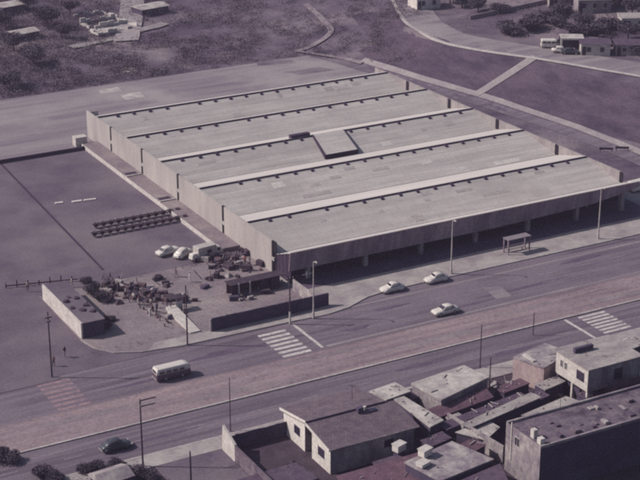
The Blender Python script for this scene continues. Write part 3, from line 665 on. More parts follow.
me = bpy.data.meshes.new('scrub'); me.from_pydata(v, [], f); me.materials.append(scrubleaf_m); o = place('scrub', me); o['kind'] = 'stuff'
o['label'] = 'dry scrub and weeds covering the hillside'; o['category'] = 'scrub'

# ------------------------------------------------------------------ yard: walls, shed, people, junk
t = thing('long_shed', 'long low shed with pale side wall at the left edge of the yard', 'shed', (75.0, 211.3, 0))
B('side_wall', pale_m, t, -1.9, -1.65, -8.1, 8.1, 0, 2.62); B('walls', darkwall_m, t, -1.64, 1.7, -8.0, 8.0, 0, 2.45)
rr = B('roof', lot_m, t, -1.64, 1.85, -8.1, 8.1, 2.451, 2.56)
for k in range(12): MB().box(-.4, .4, -.3, .3, 0, R.uniform(.1, .35)).build('rubble', R.choice((junk_m, lot_m, dirtyard_m)), rr, (R.uniform(-1, 1.4), R.uniform(-7.5, 3), 2.561), R.random() * 3, bevel=.05)
bw = thing('boundary_wall', 'dark grey boundary wall along the front of the dirt yard', 'wall', (99.3, 196.6, 0))
k = -8.6; i = 0
while k < 9.0:
    B('wall_panel', darkwall_m, bw, k, k + 1.96, -.1, .1, .05, 2.15 + R.uniform(-.03, .03)); B('pier', darkwall_m, bw, k + 1.97, k + 2.15, -.16, .16, .05, 2.1); k += 2.16
B('end_pier', grey_m, bw, -8.85, -8.62, -.16, .16, .05, 2.1)
B('return_wall', grey_m, bw, 8.75, 8.95, .17, 7.5, .05, 2.0)
tag(MB().hexa([(87.6, 197.3, .13), (89.2, 197.3, .13), (89.2, 206, .13), (87.6, 206, .13)], [(87.6, 197.3, .3), (89.2, 197.3, .3), (89.2, 206, 1.0), (87.6, 206, 1.0)]).build('ramp', pale_m), 'narrow pale ramp left of the boundary wall', 'ramp')
a = G(231, 297, .13); t = thing('shed', 'low dark shed with two pale posts inside the dirt yard', 'shed', (a.x + 4.6, a.y + 1.2, .13))
B('roof', junk_m, t, -4.8, 4.6, -1.5, .6, 1.9, 2.0)
B('rear_wall', rust_m, t, -4.6, 4.4, .3, .45, 0, 1.89); B('end_wall', junk_m, t, 2.9, 3.05, -1.2, .29, 0, 1.89)
for x in (-3.4, -1.5): MB().hexa([(x - .16, -1.62, 0), (x + .16, -1.62, 0), (x + .16, -1.54, 0), (x - .16, -1.54, 0)], [(x - .07, -1.62, 2.15), (x + .07, -1.62, 2.15), (x + .07, -1.54, 2.15), (x - .07, -1.54, 2.15)]).build('post', pale_m, t)
for x in (-4.6, 0.3, 2.2): B('front_board', junk_m, t, x, x + 1.5, -1.45, -1.38, 0, 1.85)
# market stand with two posts (left)
a = G(172, 312, .13); t = thing('stall', 'dark topped stall with pale front panel in the yard', 'stall', (a.x + .8, a.y + .6, .13))
B('canopy', junk_m, t, -1.1, 1.3, -.8, .8, 2.0, 2.12)
for x in (-1.0, 1.2):
    for y in (-.7, .7): B('post', wood_m, t, x - .05, x + .05, y - .05, y + .05, 0, 2.0)
B('front_panel', pale_m, t, -.2, .9, -.78, -.72, .05, 1.6)
def heap(px, py, n, spread, label, seed, mats=(junk_m, junk_m, rust_m, wood_m, darkwall_m, dirtyard_m, grey_m)):
    g = G(px, py, .13); r = random.Random(seed); t = thing('junk_heap', label, 'heap', g)
    for k in range(n):
        x, y = r.gauss(0, spread), r.gauss(0, spread * .7); s = r.uniform(.25, .8); kind = r.random()
        if kind < .55: o = MB().box(-s, s, -s * .5, s * .5, 0, s * r.uniform(.6, 1.4)).build('crate', r.choice(mats), t, (x, y, 0), r.random() * 3, bevel=.04)
        elif kind < .8:
            o = MB().hexa([(-s, -s, 0), (s, -s, 0), (s, s, 0), (-s, s, 0)], [(-s * .2, -s * .3, s), (s * .3, -s * .2, s * .9), (s * .2, s * .3, s), (-s * .3, s * .2, s * .8)]).build('bundle', r.choice(mats), t, (x, y, 0), r.random() * 3, bevel=.08)
        else: o = MB().tube((0, 0, .05), (r.uniform(-1, 1), .6, r.uniform(.5, 1.5)), .07, .05, 6).build('stake', r.choice(mats), t, (x, y, 0), 0)
heap(234, 259, 44, 2.0, 'heap of dark scrap and crates against the hall wall', 3)
heap(220, 264, 26, 1.7, 'smaller heap of scrap left of the large one', 4)
heap(266, 287, 18, 1.3, 'rubbish heap at the right end of the low shed', 5)
heap(120, 292, 12, 1.6, 'dark heap of bundles in the crowded part of the yard', 6)
heap(140, 300, 12, 1.5, 'scattered crates between the people in the yard', 8)
heap(163, 285, 3, .5, 'few small crates on the bare part of the yard', 9)
heap(206, 287, 2, .4, 'two small boxes casting shadows in the middle yard', 12)
heap(247, 268, 22, 1.5, 'dark scrap strewn along the hall wall above the low shed', 41)
heap(150, 293, 14, 1.6, 'crates and bundles behind the ragged fence', 42)
heap(176, 316, 8, .8, 'junk at the foot of the dark topped stall', 43)
for k, (px, py, n_, sp, lb) in enumerate(((112, 284, 12, 1.2, 'jumble of crates where the drain line ends'), (128, 287, 14, 1.4, 'loose bundles at the back of the yard crowd'), (166, 300, 12, 1.2, 'boxes heaped behind the dark topped stall'), (185, 300, 7, 1.0, 'few boxes right of the dark topped stall'), (215, 277, 12, 1.6, 'scattered scrap between the truck and the low shed'), (240, 300, 6, 1.2, 'low rubble between the shed and the boundary wall'))):
    heap(px, py, n_, sp, lb, 60 + k)
# fence at the left
f0, f1 = G(6, 288, .02), G(78, 281, .02)
t = thing('fence', 'low dark rail fence with posts across the lot at far left', 'fence', f0, math.atan2(f1.y - f0.y, f1.x - f0.x)); L = (f1 - f0).length
k = 0
while k < L: B('post', junk_m, t, k - .08, k + .08, -.08, .08, 0, R.uniform(.7, 1.2)); k += 1.7
for z in (.35,): B('rail', rust_m, t, 0, L, -.04, .04, z - .1, z + .1)
t = thing('paling_fence', 'ragged fence of uneven dark stakes running through the yard crowd', 'fence', (85.2, 211, .13), 0)
yy = -9.5
while yy < 12:
    if R.random() < .7:
        h_ = R.uniform(.3, 1.5); dx = R.uniform(-.6, .6) - yy * .07; lx, ly, wd = R.uniform(-.35, .35), R.uniform(-.3, .3), R.uniform(.05, .16); MB().hexa([(dx - wd, yy - wd, 0), (dx + wd, yy - wd, 0), (dx + wd, yy + wd, 0), (dx - wd, yy + wd, 0)], [(dx + lx - wd, yy + ly - wd, h_), (dx + lx + wd, yy + ly - wd, h_), (dx + lx + wd, yy + ly + wd, h_), (dx + lx - wd, yy + ly + wd, h_)]).build('stake', R.choice((junk_m, junk_m, wood_m, rust_m, pale_m)), t)
    yy += R.uniform(.4, .7)
MB().beam((.75, -9.5, .7), (-.8, 12, .7), .06, .1).build('rail', wood_m, t)
# people
def person_mesh(seed, pose):
    r = random.Random(seed); h = 1.7
    st = .1 + .12 * (pose == 1); arm = {0: (.26, .02, .95), 1: (.3, .22, 1.0), 2: (.2, .3, 1.12)}[pose]
    P = {'pel': (0, 0, .92), 'spine': (0, .01, 1.15), 'chest': (0, 0, 1.35), 'neck': (0, .01, 1.47), 'head': (0, .03, 1.56), 'crown': (0, .02, 1.66)}
    E_ = [('pel', 'spine'), ('spine', 'chest'), ('chest', 'neck'), ('neck', 'head'), ('head', 'crown')]
    rad = {'pel': .15, 'spine': .135, 'chest': .16, 'neck': .06, 'head': .1, 'crown': .085}
    for s, n_ in ((-1, 'l'), (1, 'r')):
        P['hip' + n_] = (s * .1, 0, .86); P['knee' + n_] = (s * .11, s * st * .6 + .03, .48); P['ank' + n_] = (s * .11, s * st, .07); P['toe' + n_] = (s * .12, s * st + .17, .04)
        P['sh' + n_] = (s * .19, 0, 1.4); P['el' + n_] = (s * .25, -.02 + arm[1] * .2, 1.14); P['wr' + n_] = (s * arm[0], arm[1] * (1 if pose != 1 else s), arm[2]); P['hand' + n_] = (s * (arm[0] - .01), arm[1] * (1 if pose != 1 else s) + .03, arm[2] - .1)
        E_ += [('pel', 'hip' + n_), ('hip' + n_, 'knee' + n_), ('knee' + n_, 'ank' + n_), ('ank' + n_, 'toe' + n_), ('chest', 'sh' + n_), ('sh' + n_, 'el' + n_), ('el' + n_, 'wr' + n_), ('wr' + n_, 'hand' + n_)]
        rad.update({'hip' + n_: .1, 'knee' + n_: .065, 'ank' + n_: .045, 'toe' + n_: .035, 'sh' + n_: .065, 'el' + n_: .048, 'wr' + n_: .033, 'hand' + n_: .04})
    ks = list(P); me = bpy.data.meshes.new('body'); me.from_pydata([P[k] for k in ks], [(ks.index(a), ks.index(b)) for a, b in E_], [])
    o = bpy.data.objects.new('tmp', me); col.objects.link(o); o.modifiers.new('s', 'SKIN'); sv = me.skin_vertices[0].data
    for i, k in enumerate(ks): sv[i].radius = (rad[k], rad[k] * (.75 if k in ('pel', 'spine', 'chest') else 1)); sv[i].use_root = (k == 'pel')
    u = o.modifiers.new('u', 'SUBSURF'); u.levels = 1; u.render_levels = 1
    dg = bpy.context.evaluated_depsgraph_get(); res = bpy.data.meshes.new_from_object(o.evaluated_get(dg)); bpy.data.objects.remove(o)
    res.name = 'body'; res.materials.clear(); return res
PM = [person_mesh(k, k) for k in range(3)]
CL = {}
for nm, c in (('white', (205, 196, 194)), ('black', (44, 38, 48)), ('grey', (120, 110, 122)), ('brown', (96, 70, 78)), ('blue', (70, 74, 104)), ('red', (132, 64, 76)), ('tan', (160, 140, 138))):
    CL[nm] = mat('cloth_' + nm, S(*c), None, 4)
def person(px, py, shirt, trousers, pose, rz, label, z=.13):
    me = PM[pose].copy()
    for m_ in (CL[trousers], CL[shirt], skin_m, hair_m): me.materials.append(m_)
    for p in me.polygons:
        c = p.center
        p.material_index = 0 if c.z < .95 and abs(c.x) < .21 else (2 if (c.z > 1.45 or abs(c.x) > .235 and c.z < 1.12 or c.z < .95) else 1)
        if c.z > 1.6 or (c.z > 1.5 and c.y < -.01): p.material_index = 3
    me.shade_smooth(); g = G(px, py, z)
    t = thing('person', label, 'person', g, rz, 'people in and around the yard'); place('body', me, t)
for a in ((65, 357, 'black', 'grey', 1, .5, 'person in a black top walking right of the far left pole', .07),
          (54, 366, 'brown', 'black', 0, 2.0, 'person in a brown top standing beside the far left pole', .07),
          (126, 297, 'white', 'black', 0, 1.0, 'person in a white shirt at the left of the yard crowd'),
          (134, 302, 'white', 'grey', 1, 2.2, 'person in white shirt and grey trousers in the crowd centre'),
          (139, 305, 'red', 'blue', 0, 4.0, 'person in a red top among the yard crowd'),
          (146, 300, 'black', 'black', 2, 3.0, 'person all in black reaching over the scattered crates'),
          (151, 308, 'tan', 'brown', 1, 5.0, 'person in tan shirt walking toward the stall'),
          (157, 313, 'blue', 'black', 0, 0.4, 'person in a blue shirt left of the stall'),
          (163, 304, 'grey', 'black', 0, 1.4, 'person in a grey shirt behind the stall'),
          (113, 300, 'brown', 'blue', 2, 2.7, 'person in brown top bending over the dark bundles'),
          (107, 291, 'black', 'tan', 0, 0.9, 'person in black top and tan trousers near the drain line'),
          (131, 291, 'grey', 'blue', 1, 3.3, 'person in grey top and blue trousers behind the crowd'),
          (190, 282, 'white', 'white', 0, 1.2, 'person dressed in white alone in the middle yard'),
          (176, 277, 'brown', 'grey', 1, 4.4, 'person in brown top and grey trousers near the box truck'),
          (245, 265, 'red', 'black', 2, 2.0, 'person in red working at the scrap heap'),
          (28, 291, 'tan', 'black', 0, 2.5, 'person in tan shirt leaning by the low fence'),
          (72, 287, 'white', 'tan', 1, 1.1, 'person in white shirt at the right end of the low fence')):
    person(*a)

# small stones and litter on the dirt
rl = random.Random(5); mb = MB()
for _ in range(420):
    if rl.random() < .7: x, y, z = rl.uniform(78, 108), rl.uniform(197, 220), .13
    else: x, y, z = rl.uniform(45, 190), rl.triangular(176, 183, 183), .13
    q = rl.uniform(.04, .15); a = rl.random() * 3; c_, s_ = math.cos(a) * q, math.sin(a) * q
    mb.hexa([(x + c_, y + s_, z - .02), (x - s_, y + c_, z - .02), (x - c_, y - s_, z - .02), (x + s_, y - c_, z - .02)], [(x + c_ * .5, y + s_ * .5, z + q * .7), (x - s_ * .5, y + c_ * .5, z + q * .6), (x - c_ * .5, y - s_ * .5, z + q * .7), (x + s_ * .5, y - c_ * .5, z + q * .6)])
o = mb.build('loose_stones', grey_m); o['kind'] = 'stuff'; o['label'] = 'loose stones and litter on the dirt'; o['category'] = 'stones'
v.clear(); f.clear()
for _ in range(170): tuft(Vector((rl.uniform(40, 200), rl.choice((rl.uniform(176, 178), rl.uniform(181, 183), rl.uniform(176, 183))), .12)), rl.uniform(.2, .5), 20)
for _ in range(260): tuft(Vector((rl.uniform(40, 67), rl.uniform(155, 165), .03)), rl.uniform(.5, 1.3), 40)
for _ in range(160): tuft(Vector((rl.uniform(73, 107), rl.choice((220.5, rl.uniform(216, 222), rl.uniform(197, 199))), .1)), rl.uniform(.25, .6), 24)
me = bpy.data.meshes.new('weeds'); me.from_pydata(v, [], f); me.materials.append(scrubleaf_m); o = place('weeds', me); o['kind'] = 'stuff'; o['label'] = 'weeds along verges and median'; o['category'] = 'weeds'
# ------------------------------------------------------------------ houses on the near side
def window(parent, face, u0, u1, z0, z1, pos, m_=None, fr=None):
    """face '-x' or '-y': window on that side at coordinate pos"""
    fr = fr or pale_m; d = .05
    if face == '-x':
        w_ = B('window', fr, parent, pos - d, pos + .01, u0, u1, z0, z1)
        mid = (u0 + u1) / 2
        for a, b in ((u0 + .07, mid - .035), (mid + .035, u1 - .07)): B('pane', glass_m, w_, pos - d - .012, pos - d + .0, a, b, z0 + .07, z1 - .07)
    else:
        w_ = B('window', fr, parent, u0, u1, pos - d, pos + .01, z0, z1); mid = (u0 + u1) / 2
        for a, b in ((u0 + .07, mid - .035), (mid + .035, u1 - .07)): B('pane', glass_m, w_, a, b, pos - d - .012, pos - d + .0, z0 + .07, z1 - .07)
    return w_
# gabled house
xa = 85.65; ze, zr = 3.7, 4.6
yf, yr, yb, xe = 151.7, 157.7, 164.6, 97.9
t = thing('gabled_house', 'gabled house with brown tile roof and pale end wall with two windows', 'house')
def gable(x0, x1, y0, y1, z0, z1, m_, nm, zb=0):
    return MB().hexa([(x0, y0, zb), (x1, y0, zb), (x1, y1, zb), (x0, y1, zb)], [(x0, y0, z0), (x1, y0, z0), (x1, y1, z1), (x0, y1, z1)]).build(nm, m_, t)
gap = .9
zm = zr - .12
gable(xa, xe - .4, yf + .4, yr - gap, ze - .1 + .06, zm - (zr - ze) * gap / (yr - yf), grey_m, 'front_wing')
gable(xa, xe - 1.6, yr + gap, yb - .3, zm - .35 - (zr - ze) * gap / (yb - yr), ze - .2, grey_m, 'rear_wing')
gable(xa + 2.2, xe - 1.7, yr - gap + .01, yr + gap - .01, 3.5, 3.5, darkwall_m, 'recess_wall')
for (y0, y1, za_, zb_) in ((yf + .42, yr - gap - .02, ze - .06, zm - .3), (yr + gap + .02, yb - .32, zm - .55, ze - .25)):
    MB().hexa([(xa - .1, y0, 0), (xa - .01, y0, 0), (xa - .01, y1, 0), (xa - .1, y1, 0)], [(xa - .1, y0, za_), (xa - .01, y0, za_), (xa - .01, y1, zb_), (xa - .1, y1, zb_)]).build('end_wall', white_m, t)
window(t, '-x', yf + 1.9, yf + 3.5, 1.4, 2.6, xa - .1, fr=darkwall_m); window(t, '-x', yr + 2.2, yr + 3.7, 1.5, 2.7, xa - .1, fr=darkwall_m)
window(t, '-y', 93.2, 94.5, 1.7, 2.7, yf + .39, fr=darkwall_m)
d_ = B('door', junk_m, t, xa + 2.13, xa + 2.19, yr - .5, yr + .5, 0, 2.1)
def roof_slab(x0, x1, y0, z0, y1, z1, m_, nm, par, th=.12):
    return MB().hexa([(x0, y0, z0 - th), (x1, y0, z0 - th), (x1, y1, z1 - th), (x0, y1, z1 - th)], [(x0, y0, z0), (x1, y0, z0), (x1, y1, z1), (x0, y1, z1)]).build(nm, m_, par)
rf = roof_slab(xa - .45, xe + .1, yf, ze, yr, zr, tile_m, 'front_roof', t)
rb = roof_slab(xa - .45, xe - 1.2, yr + .02, zr - .06 + .28, yb, ze - .1, tile_m, 'rear_roof', t)
B('ridge_board', darkwall_m, rb, xa - .4, xe - 1.2, yr - .05, yr + .01, zr - .1, zr + .2)
for (y0, z0, y1, z1, p) in ((yf, ze, yr, zr, rf), (yr + .02, zr + .22, yb, ze - .1, rb)):
    MB().hexa([(xa - .55, y0, z0 - .3), (xa - .46, y0, z0 - .3), (xa - .46, y1, z1 - .3), (xa - .55, y1, z1 - .3)], [(xa - .55, y0, z0 + .04), (xa - .46, y0, z0 + .04), (xa - .46, y1, z1 + .04), (xa - .55, y1, z1 + .04)]).build('barge_board', white_m, p)
MB().box(xa - .4, xe + .1, yf - .1, yf - .01, ze - .2, ze - .02).build('gutter', grey_m, rf)
gx = G(356, 404, 4.7).x
ch = B('chimney', darkwall_m, rf, gx - .9, gx - .1, yr - .9, yr - .3, 4.1, 5.2); B('chimney_cap', pale_m, rf, gx + .2, gx + .5, yr - .5, yr - .2, 4.1, 5.0); B('skylight', glass_m, rf, gx + .6, gx + 1.7, yr - 1.2, yr - .5, 4.25, 4.6)
# small flat roofed blocks round it : pixel corner lists at roof height
RW = random.Random(77)
def weight(par, q):   # stones, bricks and planks that hold the sheets down
    a, b = RW.uniform(.06, .92), RW.uniform(.08, .92); p = q[0].lerp(q[1], a).lerp(q[3].lerp(q[2], a), b); L = RW.choice((.1, .14, .2, .6)); W2 = RW.uniform(.05, .1)
    MB().box(-L, L, -W2, W2, 0, RW.uniform(.05, .14)).build('roof_weight', RW.choice((grey_m, grey_m, darkgrey_m, sheet_m)), par, p, RW.random() * 3, bevel=.02)
def block(name, label, cat, corners, z, wall, roof, th=.18, z0=0, over=.15, par=None):
    """flat roofed block from four roof corners seen in plan (left, back, right, front)"""
    P = [G(a, b, z) for a, b in corners]; c = sum(P, Vector()) / len(P); t_ = thing(name, label, cat, (c.x, c.y, 0))
    Q = [(p.x - c.x, p.y - c.y) for p in P]
    area = sum(Q[i][0] * Q[(i + 1) % len(Q)][1] - Q[(i + 1) % len(Q)][0] * Q[i][1] for i in range(len(Q)))
    if area < 0: Q.reverse()
    W_ = [(x * (1 - over / max(.5, abs(x))) if abs(x) > over else x, y * (1 - over / max(.5, abs(y))) if abs(y) > over else y) for x, y in Q]
    MB().prism(W_, z0, z - th).build('walls', wall, t_); rf_ = MB().prism(Q, z - th + .002, z).build('roof', roof, t_)
    for k in range(7): weight(rf_, [Vector((x, y, z)) for x, y in Q])
    return t_, Q
block('lean_to', 'small pale slab roof directly behind the gabled house', 'shed', [(369, 391), (395, 382), (411, 391), (386, 400)], 3.0, darkwall_m, slab_m)
t_, Q = block('slab_house', 'large pale flat roof by the thin pole', 'house', [(411, 383), (464, 365), (489, 377), (441, 400)], 3.4, grey_m, slab_m, .25)
block('lean_to', 'long pale slab roof right beside the gabled house', 'shed', [(394, 399), (404, 396), (444, 420), (430, 427)], 2.9, darkwall_m, slab_m)
# tiled lean-to below the slab house
def tilt(name, label, corners, zs, roof, wall=darkwall_m):
    P = [G(a, b, z) for (a, b), z in zip(corners, zs)]; c = sum(P, Vector()) / 4; t_ = thing(name, label, 'shed', (c.x, c.y, 0))
    q = [Vector((p.x - c.x, p.y - c.y, p.z)) for p in P]
    nz_ = (q[1] - q[0]).cross(q[2] - q[1])
    if nz_.z < 0: q.reverse()
    rf_ = MB().hexa([p - up * .12 for p in q], q).build('roof', roof, t_)
    for k in range(6): weight(rf_, q)
    i = [Vector((p.x * .94, p.y * .94, p.z - .125)) for p in q]
    MB().hexa([Vector((p.x, p.y, 0)) for p in i], i).build('walls', wall, t_); return t_
tilt('tiled_shed', 'dark red tiled roof below the large pale flat roof', [(428, 409), (486, 388), (494, 397), (440, 417)], [2.5, 2.5, 2.1, 2.1], tile2_m)
tilt('sheet_shed', 'low shed with two pale sheets on its roof left of the pink house', [(461, 424), (531, 392), (542, 397), (470, 428)], [2.6, 2.6, 2.4, 2.4], sheet_m)
tilt('dark_shed', 'dark narrow shed roof between tiled roof and low sheets', [(437, 424), (500, 400), (508, 405), (447, 430)], [2.2, 2.2, 2.0, 2.0], darkroof_m)
tilt('sheet_shed', 'wide pale sheet roof against the big dark house at right', [(521, 415), (566, 396), (589, 404), (546, 421)], [3.0, 3.0, 2.8, 2.8], sheet_m)
tilt('sheet_shed', 'dull grey low roof beside the narrow wall near the big house', [(455, 432), (488, 420), (500, 427), (486, 440)], [2.0, 2.0, 1.9, 1.9], slab_m)
# front roofs along the bottom edge
tilt('front_roof_house', 'dark reddish tile roof at the bottom edge below the gabled house', [(336, 476), (419, 452), (452, 476), (360, 503)], [2.3, 2.3, 2.0, 2.0], tile2_m)
t_, Q = block('flat_house', 'grey flat roof at the bottom with water tanks on it', 'house', [(404, 462), (452, 441), (494, 459), (440, 481)], 3.4, darkwall_m, grey_m)
block('flat_house', 'dark flat roof at the bottom right of the water tanks', 'house', [(440, 489), (500, 463), (508, 480), (470, 505)], 2.8, darkwall_m, darkroof_m)
for p, z, lb in (((399, 451), 2.2, 'small white water tank left of the tank on the flat roof'), ((425, 456), 3.4, 'white box water tank on the grey flat roof'), ((423, 466), 3.4, 'low white box below the water tank on the flat roof')):
    g = G(*p, z); t = thing('water_tank', lb, 'water tank', g, .3, 'white water tanks')
    hh = .5 if 'low' in lb else 1.0
    MB().box(-.75, .75, -.55, .55, .08, hh).build('tank', white_m, t, bevel=.07); MB().box(-.8, .8, -.6, .6, hh + .002, hh + .1).build('lid', pale_m, t)
    if z < 3: B('stand', darkwall_m, t, -.6, .6, -.4, .4, -2.2, .07)
    else: B('feet', darkwall_m, t, -.6, .6, -.4, .4, 0, .079)
heap(478, 414, 7, 1.0, 'planks and boxes in the gap beside the low sheet roof', 31, (pale_m, junk_m, rust_m))
heap(503, 385, 6, 1.1, 'rubble in the yard left of the pink house', 32, (grey_m, junk_m, pale_m))
heap(612, 396, 9, 1.2, 'rubble and timber beside the big dark house roof', 33, (grey_m, rust_m, junk_m))
heap(441, 436, 6, .9, 'boxes in the narrow gap beside the long slab roof', 34, (pale_m, junk_m, grey_m))
heap(622, 345, 6, 1.2, 'dark rubble at the kerb behind the stilted house', 35, (junk_m, rust_m, grey_m))
tilt('dark_shed', 'dark low roof behind the small slab roof of the gabled house', [(399, 393), (412, 388), (424, 395), (410, 400)], [2.2, 2.2, 2.0, 2.0], darkroof_m)
tilt('sheet_shed', 'tiny pale lean-to at the corner of the tiled roof', [(445, 417), (458, 412), (466, 417), (452, 423)], [1.9, 1.9, 1.8, 1.8], sheet_m)
tilt('dark_shed', 'dark narrow roof along the foot of the big house', [(494, 402), (520, 392), (528, 396), (502, 407)], [1.8, 1.8, 1.7, 1.7], darkroof_m)
tilt('tiled_shed', 'small red tiled roof between the grey flat roof and the garden wall', [(456, 446), (474, 437), (486, 445), (470, 454)], [2.6, 2.6, 2.3, 2.3], tile2_m)
tilt('dark_shed', 'dark shed roof wedged behind the flat roof with tanks', [(420, 440), (442, 431), (452, 438), (430, 447)], [2.3, 2.3, 2.1, 2.1], darkroof_m)
tilt('sheet_shed', 'grimy sheet roof between pink house and stilted house', [(534, 384), (556, 376), (566, 381), (545, 390)], [2.2, 2.2, 2.0, 2.0], sheet_m)
for p, z, h_, lb in (((352, 402), 4.1, 2.4, 'thin roof aerial on the gabled house'), ((586, 356), 6.0, 2.2, 'thin roof aerial on the stilted house'), ((470, 452), 3.4, 2.0, 'thin aerial on the flat roof with tanks'), ((560, 412), 6.4, 2.4, 'thin aerial on the big dark house')):
    g = G(*p, z); t = thing('roof_aerial', lb, 'aerial', g, .4, 'roof aerials'); MB().tube((0, 0, 0), (0, 0, h_), .03, .025, 5).build('mast', wood_m, t)
    for k in range(4): MB().tube((-.45 + k * .04, k * .22 - .3, h_ - .1), (.45 - k * .04, k * .22 - .3, h_ - .1), .015, .015, 4).build('rod', wood_m, t)
    MB().tube((0, -.35, h_ - .1), (0, .45, h_ - .1), .015, .015, 4).build('boom', wood_m, t)
tilt('dark_shed', 'dark roof filling the gap below the long slab roof', [(420, 424), (432, 419), (444, 427), (432, 433)], [2.0, 2.0, 1.9, 1.9], darkroof_m)
tilt('tiled_shed', 'brown tiled lean-to along the back of the sheet sheds', [(494, 388), (520, 378), (530, 383), (504, 393)], [2.0, 2.0, 1.8, 1.8], tile2_m)
tilt('dark_shed', 'dark roof at the foot of the pink house', [(520, 398), (540, 390), (550, 395), (531, 404)], [1.7, 1.7, 1.6, 1.6], darkroof_m)
tilt('sheet_shed', 'pale sheet roof at the kerb behind the stilted house', [(612, 344), (636, 336), (650, 342), (626, 351)], [2.2, 2.2, 2.0, 2.0], sheet_m)
tilt('dark_shed', 'dark roof right under the stilted house', [(576, 394), (600, 384), (612, 390), (588, 400)], [1.8, 1.8, 1.7, 1.7], darkroof_m)
tilt('dark_shed', 'dark roof below the small white tank by the gabled house', [(372, 462), (398, 454), (412, 464), (384, 473)], [2.0, 2.0, 1.8, 1.8], darkroof_m)
# long pale boundary wall
a, b = G(447, 430, 0), G(503, 464, 0); tag(MB().beam((a.x, a.y, 1.25), (b.x, b.y, 1.25), .2, 2.5).build('garden_wall', grey_m), 'grey wall running toward the big dark house at bottom', 'wall')
# pink house
t, Q = block('pink_house', 'square pink plastered house with flat roof beside the stilted house', 'house', [(513, 357), (545, 343), (571, 352), (544, 368)], 3.6, pink_m, grey_m, .2, over=.05)
B('tank_block', pale_m, t, -2.6, -2.1, -1.2, 1.2, 3.62, 3.8)
# stilted house
zf, zt = 2.6, 6.0
A = G(553, 350, zt); Bq = G(597, 367, zt); C_ = G(632, 350, zt)
x0 = (A.x + Bq.x) / 2 - .3; y0 = Bq.y; y1 = A.y; x1 = C_.x
t = thing('stilted_house', 'two storey house with pale end wall raised on pillars', 'house')
B('upper_walls', grey_m, t, x0, x1, y0, y1, zf, zt - .2)
B('end_wall', pale_m, t, x0 - .08, x0 - .003, y0 + .03, y1 - .03, zf, zt - .22)
rf = MB().box(x0 - .3, x1 + .3, y0 - .3, y1 + .3, zt - .19, zt).build('roof', sheet_m, t)
B('roof_hatch', darkwall_m, rf, x0 + 1.2, x0 + 4.2, y1 - 2.4, y1 - 1.9, zt + .002, zt + .7)
window(t, '-x', y0 + .8, y0 + 2.4, 3.7, 5.0, x0 - .08, fr=darkwall_m)
for k in range(2): window(t, '-x', y1 - 1.6 - k * .9, y1 - 1.0 - k * .9, 3.9, 5.0, x0 - .08, fr=white_m)
B('lower_walls', darkwall_m, t, x0 + 1.2, x1 - .5, y0 + 1.8, y1 - .3, 0, zf - .01)
for y in (y0 + .3, (y0 + y1) / 2, y1 - .3): B('pillar', pale_m, t, x0 + .05, x0 + .4, y - .17, y + .17, 0, zf - .003)
for x in (x0 + 4, x0 + 7.5): B('pillar', pale_m, t, x, x + .35, y0 + .1, y0 + .45, 0, zf - .003)
bal = B('balcony', darkwall_m, t, x0 + 3.2, x1, y0 - 1.3, y0 - .31, zf + .1, zf + .25)
B('railing', tile2_m, bal, x0 + 3.2, x1, y0 - 1.3, y0 - 1.22, zf + .26, zf + 1.1)
window(t, '-y', x0 + 4.2, x0 + 5.6, 3.4, 5.0, y0, fr=darkwall_m)
tilt('porch_roof', 'lower flat terrace right of the stilted house with rubble', [(600, 385), (632, 372), (650, 378), (618, 392)], [2.4, 2.4, 2.4, 2.4], tile2_m)
block('white_block', 'bright pale wall block at the right edge beside the stilted house', 'house', [(628, 366), (660, 355), (672, 362), (640, 375)], 3.2, white_m, slab_m)
# big dark house, bottom right
zt = 6.6
A = G(505, 425, zt); Bq = G(546, 445, zt)
x0 = (A.x + Bq.x) / 2; y0, y1 = Bq.y, A.y + .6; x1 = x0 + 24
t = thing('big_house', 'large dark sided house filling the bottom right corner', 'house')
B('walls', darkwall_m, t, x0, x1, y0, y1, 0, zt - .35)
B('end_wall', grey_m, t, x0 - .07, x0 - .003, y0 + .02, y1 - .02, 0, zt - .02)
rf = B('roof', darkgrey_m, t, x0 + .3, x1, y0 + .3, y1 - .3, zt - .34, zt - .2)
B('parapet', grey_m, t, x0, x1, y0, y0 + .28, zt - .34, zt); B('parapet', grey_m, t, x0, x1, y1 - .28, y1, zt - .34, zt + .1)
for k in range(22):
    x = x0 + 1 + k * 1.0 + R.uniform(-.5, .5); MB().box(x, x + R.uniform(.3, .9), (yq := y0 + R.uniform(.6, 4.8)), yq + R.uniform(.4, 1.3), zt - .198, zt + R.uniform(-.1, .25)).build('roof_clutter', R.choice((darkgrey_m, darkroof_m, darkgrey_m, grey_m)), rf, bevel=.04)
window(t, '-x', y1 - 2.9, y1 - 1.9, zt - 2.2, zt - 1.0, x0 - .07, fr=pale_m)
B('pipe', pale_m, t, x0 - .16, x0 - .075, y1 - 1.3, y1 - 1.15, 2, zt + .5); B('chimney', pale_m, rf, x0 + .5, x0 + 1.1, y0 + 2.2, y0 + 2.9, zt - .198, zt + .9)
B('water_butt', white_m, t, x0 + .25, x0 + .9, y0 + .5, y0 + 1.2, zt - .19, zt + .6)
